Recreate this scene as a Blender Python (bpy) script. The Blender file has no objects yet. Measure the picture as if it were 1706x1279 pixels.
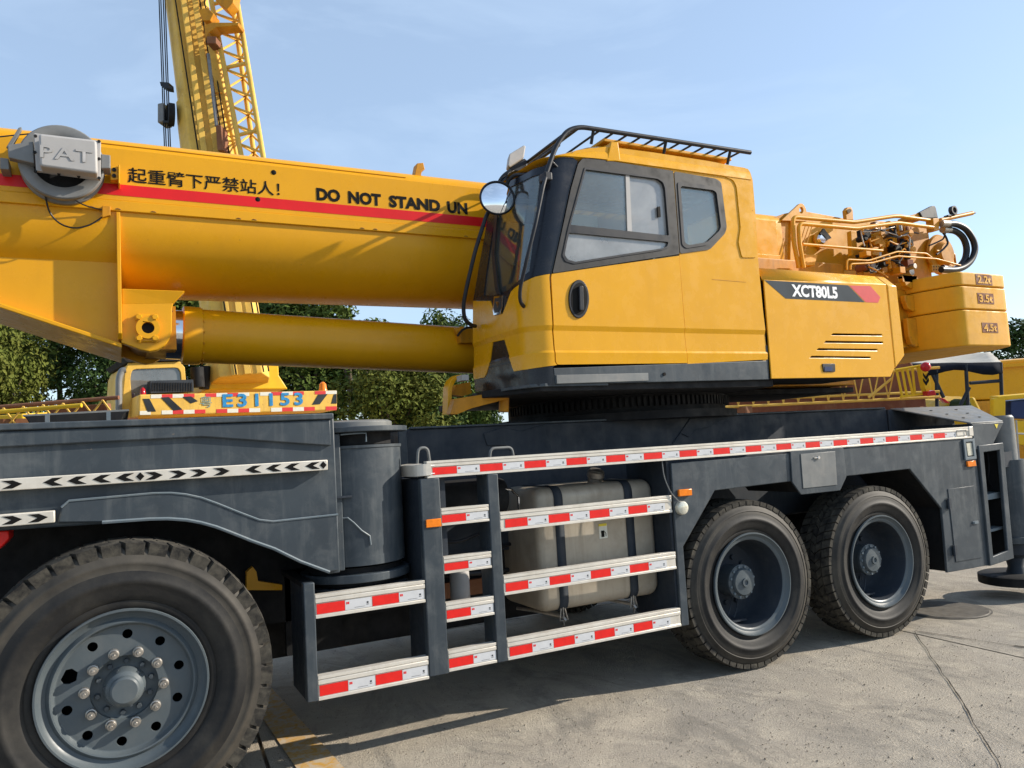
import bpy, bmesh, math, random
from mathutils import Vector, Matrix, Euler, noise
from mathutils.geometry import tessellate_polygon
rnd = random.Random(7)
S = bpy.context.scene
COL = S.collection
PI = math.pi
V = Vector

# ------------------------------------------------------------------ camera
F, CX, CY = 1290.0, 853.0, 639.5          # the photograph's focal length and centre in its own pixels
dX = V(((3380 - CX) / F, -(598 - CY) / F, 1.0)).normalized()
UP = V((-0.058, 1.0, -(-0.058 * dX.x + dX.y) / dX.z)).normalized()
dY = UP.cross(dX)
if dY.z < 0: dY = -dY
CAM = V((0.0, -4.2, 1.65))                 # X runs along the truck to its rear, Y away from the viewer
def ray(px, py):
    c = V(((px - CX) / F, -(py - CY) / F, 1.0))
    return V((dX.dot(c), dY.dot(c), UP.dot(c)))
def UN(px, py, Y=None, Z=None, X=None):    # pixel -> point on the plane it lies in
    r = ray(px, py)
    if Y is not None: t = (Y - CAM.y) / r.y
    elif Z is not None: t = (Z - CAM.z) / r.z
    else: t = (X - CAM.x) / r.x
    return CAM + r * t
def AT(px, py, d): return CAM + ray(px, py) * d     # pixel -> point d metres in front
def PJ(p):
    q = V(p) - CAM
    c = dX * q.x + dY * q.y + UP * q.z
    return CX + F * c.x / c.z, CY - F * c.y / c.z
cam = bpy.data.cameras.new('camera'); cam.sensor_width = 36; cam.sensor_fit = 'HORIZONTAL'
cam.lens = F / 1706 * 36; cam.clip_start = 0.05; cam.clip_end = 3000
co = bpy.data.objects.new('camera', cam); COL.objects.link(co); S.camera = co
right = V((dX.x, dY.x, UP.x)); upv = V((dX.y, dY.y, UP.y)); fwd = V((dX.z, dY.z, UP.z))
co.matrix_world = Matrix(((right.x, upv.x, -fwd.x, CAM.x), (right.y, upv.y, -fwd.y, CAM.y), (right.z, upv.z, -fwd.z, CAM.z), (0, 0, 0, 1)))

# ------------------------------------------------------------------ light
SUN = V((-3.0, 1.0, -1.56)).normalized()   # direction the light travels
W = bpy.data.worlds.new('World'); S.world = W; W.use_nodes = True
wn = W.node_tree.nodes; wl = W.node_tree.links; wn.clear()
wo = wn.new('ShaderNodeOutputWorld'); bg = wn.new('ShaderNodeBackground'); sky = wn.new('ShaderNodeTexSky')
sky.sky_type = 'NISHITA'; sky.sun_disc = False
sky.sun_elevation = math.asin(-SUN.z); sky.sun_rotation = math.atan2(-SUN.x, -SUN.y)
sky.air_density = 1.0; sky.dust_density = 0.5; sky.ozone_density = 1.6; sky.altitude = 50
tc = wn.new('ShaderNodeTexCoord'); mp = wn.new('ShaderNodeMapping'); mp.inputs['Scale'].default_value = (1.2, 1.2, 4.5)
n1 = wn.new('ShaderNodeTexNoise'); n1.inputs['Scale'].default_value = 2.6; n1.inputs['Detail'].default_value = 7; n1.inputs['Roughness'].default_value = 0.58
n1.inputs['Distortion'].default_value = 0.6
cr = wn.new('ShaderNodeValToRGB'); cr.color_ramp.elements[0].position = 0.47; cr.color_ramp.elements[1].position = 0.78
cr.color_ramp.elements[0].color = (0.42, 0.42, 0.42, 1); cr.color_ramp.elements[1].color = (0.72, 0.72, 0.72, 1)
mx = wn.new('ShaderNodeMixRGB'); mx.blend_type = 'MIX'
hs = wn.new('ShaderNodeRGB'); hs.outputs[0].default_value = (3.1, 4.0, 5.2, 1)      # thin high veil over the whole sky
wl.new(tc.outputs['Generated'], mp.inputs['Vector']); wl.new(mp.outputs[0], n1.inputs['Vector']); wl.new(n1.outputs['Fac'], cr.inputs[0])
wl.new(cr.outputs[0], mx.inputs[0]); wl.new(sky.outputs[0], mx.inputs[1]); wl.new(hs.outputs[0], mx.inputs[2])
wl.new(mx.outputs[0], bg.inputs[0]); bg.inputs[1].default_value = 0.15; wl.new(bg.outputs[0], wo.inputs[0])
sl = bpy.data.lights.new('sun', 'SUN'); sl.energy = 5.0; sl.angle = math.radians(0.55); sl.color = (1.0, 0.91, 0.78)
so = bpy.data.objects.new('sun', sl); COL.objects.link(so); so.location = (30, -10, 20)
so.rotation_euler = SUN.to_track_quat('-Z', 'Y').to_euler()
S.view_settings.view_transform = 'Standard'; S.view_settings.look = 'None'
S.view_settings.exposure = 0.5; S.view_settings.gamma = 1.0; S.view_settings.use_curve_mapping = False
S.cycles.use_denoising = True
S.cycles.max_bounces = 8; S.cycles.transparent_max_bounces = 12

# ------------------------------------------------------------------ materials
def newmat(name):
    m = bpy.data.materials.new(name); m.use_nodes = True
    n = m.node_tree.nodes; l = m.node_tree.links
    return m, n, l, n['Principled BSDF']
def nz(n, l, scale, detail=5, rough=0.55, vec=None, dist=0.0):
    t = n.new('ShaderNodeTexNoise'); t.inputs['Scale'].default_value = scale; t.inputs['Detail'].default_value = detail
    t.inputs['Roughness'].default_value = rough; t.inputs['Distortion'].default_value = dist
    if vec is not None: l.new(vec, t.inputs['Vector'])
    return t.outputs['Fac']
def ramp(n, l, src, p0, p1, c0=0.0, c1=1.0):
    r = n.new('ShaderNodeMapRange'); r.inputs['From Min'].default_value = p0; r.inputs['From Max'].default_value = p1
    r.inputs['To Min'].default_value = c0; r.inputs['To Max'].default_value = c1; l.new(src, r.inputs['Value'])
    return r.outputs[0]
def mixc(n, l, fac, a, b):
    m = n.new('ShaderNodeMixRGB')
    if isinstance(fac, (int, float)): m.inputs[0].default_value = fac
    else: l.new(fac, m.inputs[0])
    for i, c in ((1, a), (2, b)):
        if isinstance(c, (tuple, list)): m.inputs[i].default_value = (*c[:3], 1)
        else: l.new(c, m.inputs[i])
    return m.outputs[0]
def wpos(n, l, scale=(1, 1, 1)):           # world position, so pieces that share a mesh still differ
    g = n.new('ShaderNodeNewGeometry')
    m = n.new('ShaderNodeMapping'); m.inputs['Scale'].default_value = scale
    l.new(g.outputs['Position'], m.inputs['Vector'])
    return m.outputs[0]
def bump(n, l, p, h, strength, dist=0.01):
    b = n.new('ShaderNodeBump'); b.inputs['Strength'].default_value = strength; b.inputs['Distance'].default_value = dist
    l.new(h, b.inputs['Height']); l.new(b.outputs[0], p.inputs['Normal'])
def paint(name, c, c2=None, dirt=(0.22, 0.17, 0.11), dirt_amt=0.25, rough=0.35, streak=0.25, chips=0.0, metal=0.0, dents=0.06, rust=(0.16, 0.06, 0.025), coat=0.0, spec=0.3):
    m, n, l, p = newmat(name)
    w = wpos(n, l); ws = wpos(n, l, (9, 9, 0.9))
    c2 = c2 or tuple(x * 0.82 for x in c)
    col = mixc(n, l, ramp(n, l, nz(n, l, 2.2, 5, 0.6, w), 0.35, 0.7), c, c2)
    d1 = ramp(n, l, nz(n, l, 5.5, 8, 0.68, w, 0.4), 0.48, 0.8, 0, dirt_amt)
    col = mixc(n, l, d1, col, dirt)
    st = ramp(n, l, nz(n, l, 1.6, 6, 0.65, ws), 0.52, 0.78, 0, streak)
    col = mixc(n, l, st, col, dirt)
    if chips > 0:
        ch = ramp(n, l, nz(n, l, 26, 6, 0.7, w), 0.70 - 0.1 * chips, 0.74 - 0.1 * chips)
        col = mixc(n, l, ch, col, rust)
    l.new(col, p.inputs['Base Color'])
    rr = ramp(n, l, nz(n, l, 9, 6, 0.65, w), 0.3, 0.75, rough * 0.8, min(1, rough * 1.5 + 0.08))
    l.new(rr, p.inputs['Roughness'])
    p.inputs['Metallic'].default_value = metal; p.inputs['Specular IOR Level'].default_value = spec
    if coat: p.inputs['Coat Weight'].default_value = coat; p.inputs['Coat Roughness'].default_value = 0.12
    if dents > 0:
        mxx = n.new('ShaderNodeMath'); mxx.operation = 'ADD'
        l.new(nz(n, l, 1.7, 2, 0.4, w), mxx.inputs[0])
        q = n.new('ShaderNodeMath'); q.operation = 'MULTIPLY'; q.inputs[1].default_value = 0.035
        l.new(nz(n, l, 60, 4, 0.6, w), q.inputs[0]); l.new(q.outputs[0], mxx.inputs[1])
        bump(n, l, p, mxx.outputs[0], dents, 0.12)
    return m
def plain(name, c, rough=0.5, metal=0.0, var=0.12, scale=8.0, spec=0.3):
    m, n, l, p = newmat(name)
    w = wpos(n, l)
    l.new(mixc(n, l, ramp(n, l, nz(n, l, scale, 5, 0.6, w), 0.3, 0.75), tuple(min(1, x * (1 + var)) for x in c), tuple(x * (1 - var * 1.6) for x in c)), p.inputs['Base Color'])
    p.inputs['Roughness'].default_value = rough; p.inputs['Metallic'].default_value = metal; p.inputs['Specular IOR Level'].default_value = spec
    return m
M = {}
YEL = (0.71, 0.345, 0.006)
M['yellow'] = paint('yellow_paint', YEL, (0.66, 0.315, 0.005), (0.38, 0.19, 0.02), 0.10, 0.20, 0.10, dents=0.012, chips=0.05, spec=0.35)
M['boomyellow'] = paint('boom_yellow_paint', (0.71, 0.335, 0.005), (0.66, 0.305, 0.004), (0.38, 0.19, 0.02), 0.10, 0.26, 0.12, dents=0.008, chips=0.05, spec=0.3)
M['fadedyellow'] = paint('faded_yellow_paint', (0.68, 0.315, 0.008), (0.56, 0.245, 0.006), (0.28, 0.14, 0.03), 0.3, 0.35, 0.25, chips=0.25, dents=0.05)
M['gearyellow'] = paint('grimy_yellow_paint', (0.62, 0.27, 0.008), (0.48, 0.195, 0.006), (0.10, 0.045, 0.012), 0.5, 0.4, 0.35, chips=0.6, dents=0.06)
M['oldyellow'] = paint('old_crane_paint', (0.74, 0.46, 0.085), (0.62, 0.36, 0.055), (0.26, 0.17, 0.08), 0.35, 0.55, 0.35, chips=0.5, dents=0.05)
M['brightyellow'] = paint('bright_yellow_paint', (0.76, 0.46, 0.012), None, (0.40, 0.24, 0.05), 0.2, 0.45, 0.15)
M['cwyellow'] = paint('counterweight_paint', (0.68, 0.335, 0.012), (0.61, 0.285, 0.01), (0.30, 0.16, 0.03), 0.28, 0.5, 0.3, chips=0.15, dents=0.07)
M['slate'] = paint('slate_paint', (0.044, 0.056, 0.067), (0.030, 0.039, 0.048), (0.15, 0.16, 0.16), 0.5, 0.38, 0.42, chips=0.2, dents=0.05, rust=(0.13, 0.11, 0.09))
M['rimslate'] = paint('rim_paint', (0.080, 0.098, 0.108), (0.065, 0.08, 0.09), (0.16, 0.16, 0.15), 0.3, 0.35, 0.2, dents=0.0)
M['slatelight'] = paint('slate_trim_paint', (0.15, 0.18, 0.20), (0.10, 0.13, 0.15), (0.26, 0.26, 0.25), 0.5, 0.4, 0.4)
M['slatedark'] = paint('shade_dark_frame_paint', (0.024, 0.032, 0.044), (0.018, 0.024, 0.033), (0.07, 0.07, 0.07), 0.3, 0.55, 0.3)  # slate darkened further so the colour carries shade around the frame
M['underside'] = paint('underside_shade_grime', (0.009, 0.0095, 0.011), None, (0.03, 0.026, 0.022), 0.4, 0.75, 0.3)  # near-black base carries the deep underbody shade, with grime over it
M['navy'] = paint('navy_gloss', (0.008, 0.010, 0.017), (0.006, 0.008, 0.013), (0.06, 0.06, 0.06), 0.12, 0.2, 0.12, dents=0.012, spec=0.35)
M['frame'] = paint('window_frame_dark', (0.024, 0.024, 0.025), None, (0.09, 0.085, 0.08), 0.2, 0.45, 0.2, dents=0.015)
M['black'] = paint('black_tube', (0.016, 0.018, 0.024), None, (0.08, 0.075, 0.07), 0.2, 0.4, 0.1, dents=0.0)
M['hose'] = plain('hose_rubber', (0.016, 0.016, 0.018), 0.42)
M['greymetal'] = paint('worn_grey_metal', (0.19, 0.195, 0.19), (0.11, 0.115, 0.115), (0.30, 0.28, 0.25), 0.5, 0.42, 0.45, chips=0.3, dents=0.05)
M['castiron'] = plain('cast_iron', (0.13, 0.118, 0.10), 0.7, 0.2, 0.25, 14)
M['plastic'] = plain('grey_plastic', (0.38, 0.365, 0.35), 0.5, 0, 0.06, 5)
M['plasticdark'] = plain('dark_grey_cast', (0.19, 0.19, 0.185), 0.45, 0.1, 0.15)  # plain darker grey for the reel and other castings
M['alu'] = paint('aluminium_rail', (0.66, 0.62, 0.55), (0.58, 0.54, 0.47), (0.34, 0.28, 0.20), 0.45, 0.38, 0.25, metal=0.25, dents=0.02)
M['tank'] = paint('dusty_tank_metal', (0.44, 0.385, 0.305), (0.35, 0.30, 0.235), (0.20, 0.16, 0.11), 0.5, 0.42, 0.5, metal=0.2, dents=0.04)
M['chrome'] = plain('chrome', (0.75, 0.75, 0.76), 0.12, 1.0, 0.03)
M['steel'] = plain('bare_steel', (0.38, 0.35, 0.31), 0.38, 0.8, 0.25, 30)
M['rust'] = paint('rusty_steel', (0.24, 0.10, 0.05), (0.15, 0.06, 0.03), (0.30, 0.17, 0.08), 0.5, 0.8, 0.3, dents=0.1)
M['rustred'] = paint('red_brown_primer', (0.20, 0.062, 0.028), (0.14, 0.045, 0.022), (0.28, 0.16, 0.08), 0.4, 0.6, 0.3)
M['red'] = plain('red_reflective', (0.68, 0.018, 0.014), 0.35, 0, 0.08, 20)
M['stripe'] = plain('red_stripe_paint', (0.66, 0.012, 0.012), 0.32, 0, 0.06, 4)
M['pinkred'] = plain('faded_red_decal', (0.60, 0.045, 0.045), 0.4, 0, 0.1, 6)
M['white'] = plain('white_reflective', (0.56, 0.565, 0.575), 0.3, 0, 0.05, 20)
M['whitepaint'] = plain('white_print', (0.80, 0.80, 0.79), 0.45, 0, 0.05, 20)
M['ink'] = plain('black_print', (0.010, 0.0095, 0.009), 0.6, 0, 0.1, 20, 0.08)
M['decal'] = plain('charcoal_decal', (0.032, 0.038, 0.042), 0.28, 0, 0.25, 3)
M['orange'] = plain('amber_lens', (0.78, 0.20, 0.012), 0.22, 0, 0.1, 40)
M['redlamp'] = plain('red_lens', (0.42, 0.012, 0.018), 0.15, 0, 0.1, 40)
M['lamp'] = plain('lamp_glass', (0.62, 0.60, 0.50), 0.12, 0.3, 0.15, 90)
M['blue'] = plain('blue_brush_paint', (0.025, 0.22, 0.46), 0.5, 0, 0.25, 25)
M['bluefade'] = plain('faded_blue_paint', (0.16, 0.27, 0.26), 0.6, 0, 0.3, 25)
M['bluebody'] = plain('blue_body_paint', (0.012, 0.03, 0.10), 0.35, 0, 0.15, 4)
M['tarp'] = plain('dark_tarp', (0.010, 0.013, 0.022), 0.9, 0, 0.2, 6, 0.1)
M['canvas'] = plain('grey_canvas', (0.36, 0.34, 0.30), 0.85, 0, 0.12, 5)
M['seat'] = plain('grey_upholstery', (0.20, 0.205, 0.21), 0.8, 0, 0.1, 12)
M['interior'] = plain('cab_lining', (0.58, 0.58, 0.56), 0.7, 0, 0.08, 6)
M['sticker'] = plain('pale_sticker', (0.66, 0.64, 0.55), 0.5, 0, 0.05, 30)
M['yellowsticker'] = plain('yellow_sticker', (0.70, 0.55, 0.05), 0.5, 0, 0.05, 30)
M['trunk'] = plain('bark', (0.10, 0.075, 0.05), 0.9, 0, 0.3, 6)
# tyre rubber with dust
m, n, l, p = newmat('tyre_rubber'); w = wpos(n, l)
c = mixc(n, l, ramp(n, l, nz(n, l, 5, 6, 0.65, w, 0.3), 0.42, 0.75, 0, 0.65), (0.011, 0.0108, 0.011), (0.05, 0.045, 0.037))
l.new(c, p.inputs['Base Color']); p.inputs['Roughness'].default_value = 0.6; p.inputs['Specular IOR Level'].default_value = 0.3
bump(n, l, p, nz(n, l, 90, 4, 0.6, w), 0.12, 0.004); M['rubber'] = m
m, n, l, p = newmat('dusty_rubber'); w = wpos(n, l)
c = mixc(n, l, ramp(n, l, nz(n, l, 4, 6, 0.65, w, 0.3), 0.3, 0.7, 0.1, 0.9), (0.014, 0.0135, 0.013), (0.075, 0.066, 0.053))
l.new(c, p.inputs['Base Color']); p.inputs['Roughness'].default_value = 0.65; p.inputs['Specular IOR Level'].default_value = 0.25; M['rubberdust'] = m
m, n, l, p = newmat('tread_rubber'); w = wpos(n, l)
c = mixc(n, l, ramp(n, l, nz(n, l, 14, 6, 0.7, w, 0.3), 0.38, 0.72, 0, 0.85), (0.018, 0.017, 0.016), (0.11, 0.098, 0.076))
l.new(c, p.inputs['Base Color']); p.inputs['Roughness'].default_value = 0.85; p.inputs['Specular IOR Level'].default_value = 0.2; M['tread'] = m
# glass: reflective, with a pale diffuse mix
def glass(name, pale_mix, tint, refl=1.0):
    m = bpy.data.materials.new(name); m.use_nodes = True; n = m.node_tree.nodes; l = m.node_tree.links; n.clear()
    o = n.new('ShaderNodeOutputMaterial'); tr = n.new('ShaderNodeBsdfTransparent'); gl = n.new('ShaderNodeBsdfGlossy'); df = n.new('ShaderNodeBsdfDiffuse')
    tr.inputs[0].default_value = (*tint, 1); gl.inputs['Roughness'].default_value = 0.02; df.inputs[0].default_value = (0.55, 0.55, 0.54, 1)
    fr = n.new('ShaderNodeFresnel'); fr.inputs[0].default_value = 1.55
    ml = n.new('ShaderNodeMath'); ml.operation = 'MULTIPLY_ADD'; ml.inputs[1].default_value = refl; ml.inputs[2].default_value = 0.05
    l.new(fr.outputs[0], ml.inputs[0])
    a = n.new('ShaderNodeMixShader'); b = n.new('ShaderNodeMixShader')
    w = wpos(n, l); l.new(ramp(n, l, nz(n, l, 3.0, 6, 0.6, w, 0.5), 0.3, 0.75, pale_mix * 0.6, pale_mix * 1.3), a.inputs[0])
    l.new(tr.outputs[0], a.inputs[1]); l.new(df.outputs[0], a.inputs[2])
    l.new(ml.outputs[0], b.inputs[0]); l.new(a.outputs[0], b.inputs[1]); l.new(gl.outputs[0], b.inputs[2])
    l.new(b.outputs[0], o.inputs[0])
    return m
M['glass'] = glass('side_glass', 0.13, (0.72, 0.80, 0.78), 0.55)
M['glassfrost'] = glass('pale_side_glass', 0.50, (0.75, 0.77, 0.76), 0.5)
M['windshield'] = glass('windshield_glass', 0.06, (0.60, 0.66, 0.65), 0.55)
M['farglass'] = glass('old_cab_glass', 0.25, (0.25, 0.36, 0.38))
m, n, l, p = newmat('mirror_silver'); p.inputs['Base Color'].default_value = (0.9, 0.92, 0.95, 1); p.inputs['Metallic'].default_value = 1; p.inputs['Roughness'].default_value = 0.02; M['mirror'] = m
# concrete
m, n, l, p = newmat('concrete'); w = wpos(n, l)
c = mixc(n, l, ramp(n, l, nz(n, l, 0.45, 6, 0.6, w, 0.6), 0.36, 0.66), (0.41, 0.355, 0.275), (0.31, 0.28, 0.235))
c = mixc(n, l, ramp(n, l, nz(n, l, 2.4, 9, 0.72, w, 1.0), 0.48, 0.66, 0, 0.75), c, (0.50, 0.44, 0.345))
c = mixc(n, l, ramp(n, l, nz(n, l, 1.1, 8, 0.74, wpos(n, l, (2.0, 0.8, 1)), 1.4), 0.50, 0.64, 0, 0.8), c, (0.20, 0.182, 0.152))
c = mixc(n, l, ramp(n, l, nz(n, l, 40, 6, 0.75, w), 0.45, 0.68, 0, 0.35), c, (0.30, 0.265, 0.21))
c = mixc(n, l, ramp(n, l, nz(n, l, 7, 10, 0.8, wpos(n, l, (1, 3.4, 1)), 2.0), 0.575, 0.63, 0, 0.7), c, (0.19, 0.17, 0.14))
c = mixc(n, l, ramp(n, l, nz(n, l, 11, 9, 0.8, wpos(n, l, (3, 1, 1)), 1.6), 0.60, 0.66, 0, 0.6), c, (0.58, 0.51, 0.41))
l.new(c, p.inputs['Base Color']); p.inputs['Roughness'].default_value = 0.82
mm = n.new('ShaderNodeMath'); mm.operation = 'ADD'; l.new(nz(n, l, 14, 10, 0.78, wpos(n, l, (1, 2.4, 1)), 1.2), mm.inputs[0]); l.new(nz(n, l, 90, 5, 0.65, w), mm.inputs[1])
bump(n, l, p, mm.outputs[0], 0.7, 0.02); M['concrete'] = m
M['gritstone'] = plain('grit_stone', (0.24, 0.21, 0.165), 0.9, 0, 0.5, 3)
M['joint'] = plain('joint_filler', (0.022, 0.02, 0.017), 0.95, 0, 0.3, 30)
m, n, l, p = newmat('worn_yellow_line'); w = wpos(n, l)
c = mixc(n, l, ramp(n, l, nz(n, l, 16, 8, 0.75, w, 0.6), 0.40, 0.58, 0, 0.9), (0.52, 0.28, 0.04), (0.46, 0.40, 0.31))
l.new(c, p.inputs['Base Color']); p.inputs['Roughness'].default_value = 0.8; M['line'] = m
def leafmat(name, a, b):
    m, n, l, p = newmat(name); w = wpos(n, l)
    l.new(mixc(n, l, ramp(n, l, nz(n, l, 1.1, 5, 0.6, w), 0.35, 0.68), a, b), p.inputs['Base Color'])
    p.inputs['Roughness'].default_value = 0.8; p.inputs['Specular IOR Level'].default_value = 0.15
    return m
M['leafA'] = leafmat('leaf_green', (0.045, 0.085, 0.014), (0.085, 0.105, 0.018))
M['leafB'] = leafmat('leaf_dark_green', (0.030, 0.058, 0.013), (0.048, 0.075, 0.016))
M['leafC'] = leafmat('leaf_olive', (0.08, 0.105, 0.016), (0.12, 0.125, 0.022))

# ------------------------------------------------------------------ mesh helpers
WM = {}                                    # world matrix of every object, kept by hand
def link(name, mesh, parent=None, mat4=None):
    o = bpy.data.objects.new(name, mesh); COL.objects.link(o)
    mw = mat4 or Matrix.Identity(4); WM[o] = mw
    if parent is not None:
        o.parent = parent; o.matrix_parent_inverse = WM[parent].inverted()
    o.matrix_basis = mw
    return o
def empty(name, loc, label, cat, group=None, kind=None):
    o = link(name, None, None, Matrix.Translation(V(loc))); tag(o, label, cat, group, kind); o.empty_display_size = 0.2
    return o
def tag(o, label=None, cat=None, group=None, kind=None):
    if label: o['label'] = label
    if cat: o['category'] = cat
    if group: o['group'] = group
    if kind: o['kind'] = kind
    return o
class MB:
    def __init__(s): s.v = []; s.f = []
    def add(s, vs, fs):
        b = len(s.v); s.v += [V(x) for x in vs]; s.f += [[b + i for i in q] for q in fs]; return s
    def box(s, a, b):
        x0, y0, z0 = a; x1, y1, z1 = b
        return s.add([(x0,y0,z0),(x1,y0,z0),(x1,y1,z0),(x0,y1,z0),(x0,y0,z1),(x1,y0,z1),(x1,y1,z1),(x0,y1,z1)],
                     [(0,3,2,1),(4,5,6,7),(0,1,5,4),(1,2,6,5),(2,3,7,6),(3,0,4,7)])
    def hexa(s, a, b):                     # two quads, a and b, joined
        return s.add(list(a) + list(b), [(3,2,1,0),(4,5,6,7),(0,1,5,4),(1,2,6,5),(2,3,7,6),(3,0,4,7)])
    def prism(s, loop, off):               # 3-D loop swept by a vector
        n = len(loop); off = V(off); a = [V(p) for p in loop]
        return s.add(a + [p + off for p in a], [tuple(range(n)), tuple(range(2*n-1, n-1, -1))] + [(i, (i+1) % n, n+(i+1) % n, n+i) for i in range(n)])
    def holed(s, loops, off):              # first loop outline, others holes (3-D, planar), swept
        off = V(off); L = [[V(p) for p in q] for q in loops]
        n0 = (L[0][1]-L[0][0]); 
        ax = max(range(3), key=lambda i: abs(off[i])); k = [i for i in range(3) if i != ax]
        flat = [[V((p[k[0]], p[k[1]], 0)) for p in q] for q in L]
        tris = tessellate_polygon(flat)
        pts = [p for q in L for p in q]; N = len(pts)
        fs = [tuple(t) for t in tris] + [tuple(N+i for i in reversed(t)) for t in tris]
        b = 0
        for q in L:
            n = len(q); fs += [(b+i, b+(i+1) % n, N+b+(i+1) % n, N+b+i) for i in range(n)]; b += n
        return s.add(pts + [p + off for p in pts], fs)
    def tube(s, path, r, n=10, caps=True):
        P = [V(p) for p in path]; R = r if isinstance(r, (list, tuple)) else [r]*len(P)
        t = [(P[min(i+1, len(P)-1)] - P[max(i-1, 0)]).normalized() for i in range(len(P))]
        u = t[0].orthogonal().normalized(); vs = []
        for i, p in enumerate(P):
            u = (u - t[i]*u.dot(t[i])); u = u.normalized() if u.length > 1e-6 else t[i].orthogonal().normalized()
            w = t[i].cross(u)
            for k in range(n):
                a = 2*PI*k/n; vs.append(p + (u*math.cos(a) + w*math.sin(a))*R[i])
        fs = [(i*n+k, i*n+(k+1) % n, (i+1)*n+(k+1) % n, (i+1)*n+k) for i in range(len(P)-1) for k in range(n)]
        if caps: fs += [tuple(range(n-1, -1, -1)), tuple((len(P)-1)*n+k for k in range(n))]
        return s.add(vs, fs)
    def cyl(s, a, b, r, n=20, r2=None): return s.tube([a, b], [r, r if r2 is None else r2], n)
    def lathe(s, prof, o, ax, n=48, closed=False):   # prof: (radius, distance along axis)
        o = V(o); ax = V(ax).normalized(); u = ax.orthogonal().normalized(); w = ax.cross(u); vs = []
        for (r, d) in prof:
            for k in range(n):
                a = 2*PI*k/n; vs.append(o + ax*d + (u*math.cos(a) + w*math.sin(a))*r)
        m = len(prof); fs = [(i*n+k, i*n+(k+1) % n, (i+1)*n+(k+1) % n, (i+1)*n+k) for i in range(m-1) for k in range(n)]
        if closed: fs += [((m-1)*n+k, (m-1)*n+(k+1) % n, (k+1) % n, k) for k in range(n)]
        return s.add(vs, fs)
    def disc(s, c, ax, r, n=32):
        ax = V(ax).normalized(); u = ax.orthogonal().normalized(); w = ax.cross(u)
        return s.add([V(c) + (u*math.cos(2*PI*k/n) + w*math.sin(2*PI*k/n))*r for k in range(n)], [tuple(range(n))])
    def ball(s, c, r, n=12, m=8):
        vs = []
        for i in range(m+1):
            t = PI*i/m
            for k in range(n):
                a = 2*PI*k/n; vs.append(V(c) + V((math.sin(t)*math.cos(a), math.sin(t)*math.sin(a), math.cos(t)))*r)
        return s.add(vs, [(i*n+k, (i+1)*n+k, (i+1)*n+(k+1) % n, i*n+(k+1) % n) for i in range(m) for k in range(n)])
    def mesh(s, name, mat, smooth=35):
        me = bpy.data.meshes.new(name); me.from_pydata([tuple(p) for p in s.v], [], s.f)
        b = bmesh.new(); b.from_mesh(me); bmesh.ops.remove_doubles(b, verts=b.verts, dist=1e-5)
        bmesh.ops.recalc_face_normals(b, faces=b.faces); b.to_mesh(me); b.free()
        me.materials.append(M[mat] if isinstance(mat, str) else mat)
        if smooth:
            me.shade_smooth(); me.set_sharp_from_angle(angle=math.radians(smooth))
        return me
    def build(s, name, mat, parent=None, smooth=35, bevel=0.0, seg=2, mat4=None):
        o = link(name, s.mesh(name, mat, smooth), parent, mat4)
        if bevel: bev(o, bevel, seg)
        return o
def bev(o, w, seg=2):
    b = o.modifiers.new('bevel', 'BEVEL'); b.width = w; b.segments = seg; b.limit_method = 'ANGLE'; b.angle_limit = math.radians(38)
    b.harden_normals = False; b.use_clamp_overlap = True
    return o
def rounded(path, r, k=5):                 # polyline with rounded corners
    P = [V(p) for p in path]; out = [P[0]]
    for i in range(1, len(P)-1):
        a, b, c = P[i-1], P[i], P[i+1]; d1 = (a-b); d2 = (c-b); q = min(r, d1.length*0.48, d2.length*0.48)
        s0 = b + d1.normalized()*q; s1 = b + d2.normalized()*q
        for j in range(k+1):
            t = j/k; out.append(s0*(1-t)**2 + b*(2*t*(1-t)) + s1*t*t)
    return out + [P[-1]]
def roundloop(loop, r, k=4):
    P = [V(p) for p in loop]; n = len(P); out = []
    for i in range(n):
        a, b, c = P[i-1], P[i], P[(i+1) % n]; d1 = a-b; d2 = c-b; q = min(r, d1.length*0.45, d2.length*0.45)
        s0 = b + d1.normalized()*q; s1 = b + d2.normalized()*q
        out += [s0*(1-j/k)**2 + b*(2*(j/k)*(1-j/k)) + s1*(j/k)**2 for j in range(k+1)]
    return out
def text(body, name, mat, parent, o, xd, yd, width=None, height=None, depth=0.0015, bold=0.0, shear=0.0, label=None, spacing=1.0):
    """flat lettering: starts at o, runs along xd, rises along yd; width and height in metres"""
    c = bpy.data.curves.new(name, 'FONT'); c.body = body; c.offset = bold; c.extrude = 0.0; c.shear = shear; c.resolution_u = 3; c.space_character = spacing
    t = bpy.data.objects.new('lettering_tmp', c); COL.objects.link(t)
    bpy.context.view_layer.update()
    me = bpy.data.meshes.new_from_object(t.evaluated_get(bpy.context.evaluated_depsgraph_get()))
    bpy.data.objects.remove(t)
    xs = [v.co.x for v in me.vertices]; ys = [v.co.y for v in me.vertices]
    x0, x1, y0, y1 = min(xs), max(xs), min(ys), max(ys)
    sy = (height/(y1-y0)) if height else width/(x1-x0); sx = (width/(x1-x0)) if width else sy
    xd = V(xd).normalized(); yd = V(yd).normalized(); nd = xd.cross(yd); o = V(o)
    for v in me.vertices: v.co = o + xd*((v.co.x-x0)*sx) + yd*((v.co.y-y0)*sy) + nd*depth
    me.materials.clear(); me.materials.append(M[mat])
    ob = link(name, me, parent)
    if label: ob['label'] = label
    return ob
XZ = lambda pts, Y: [UN(a, b, Y=Y) for a, b in pts]
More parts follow.
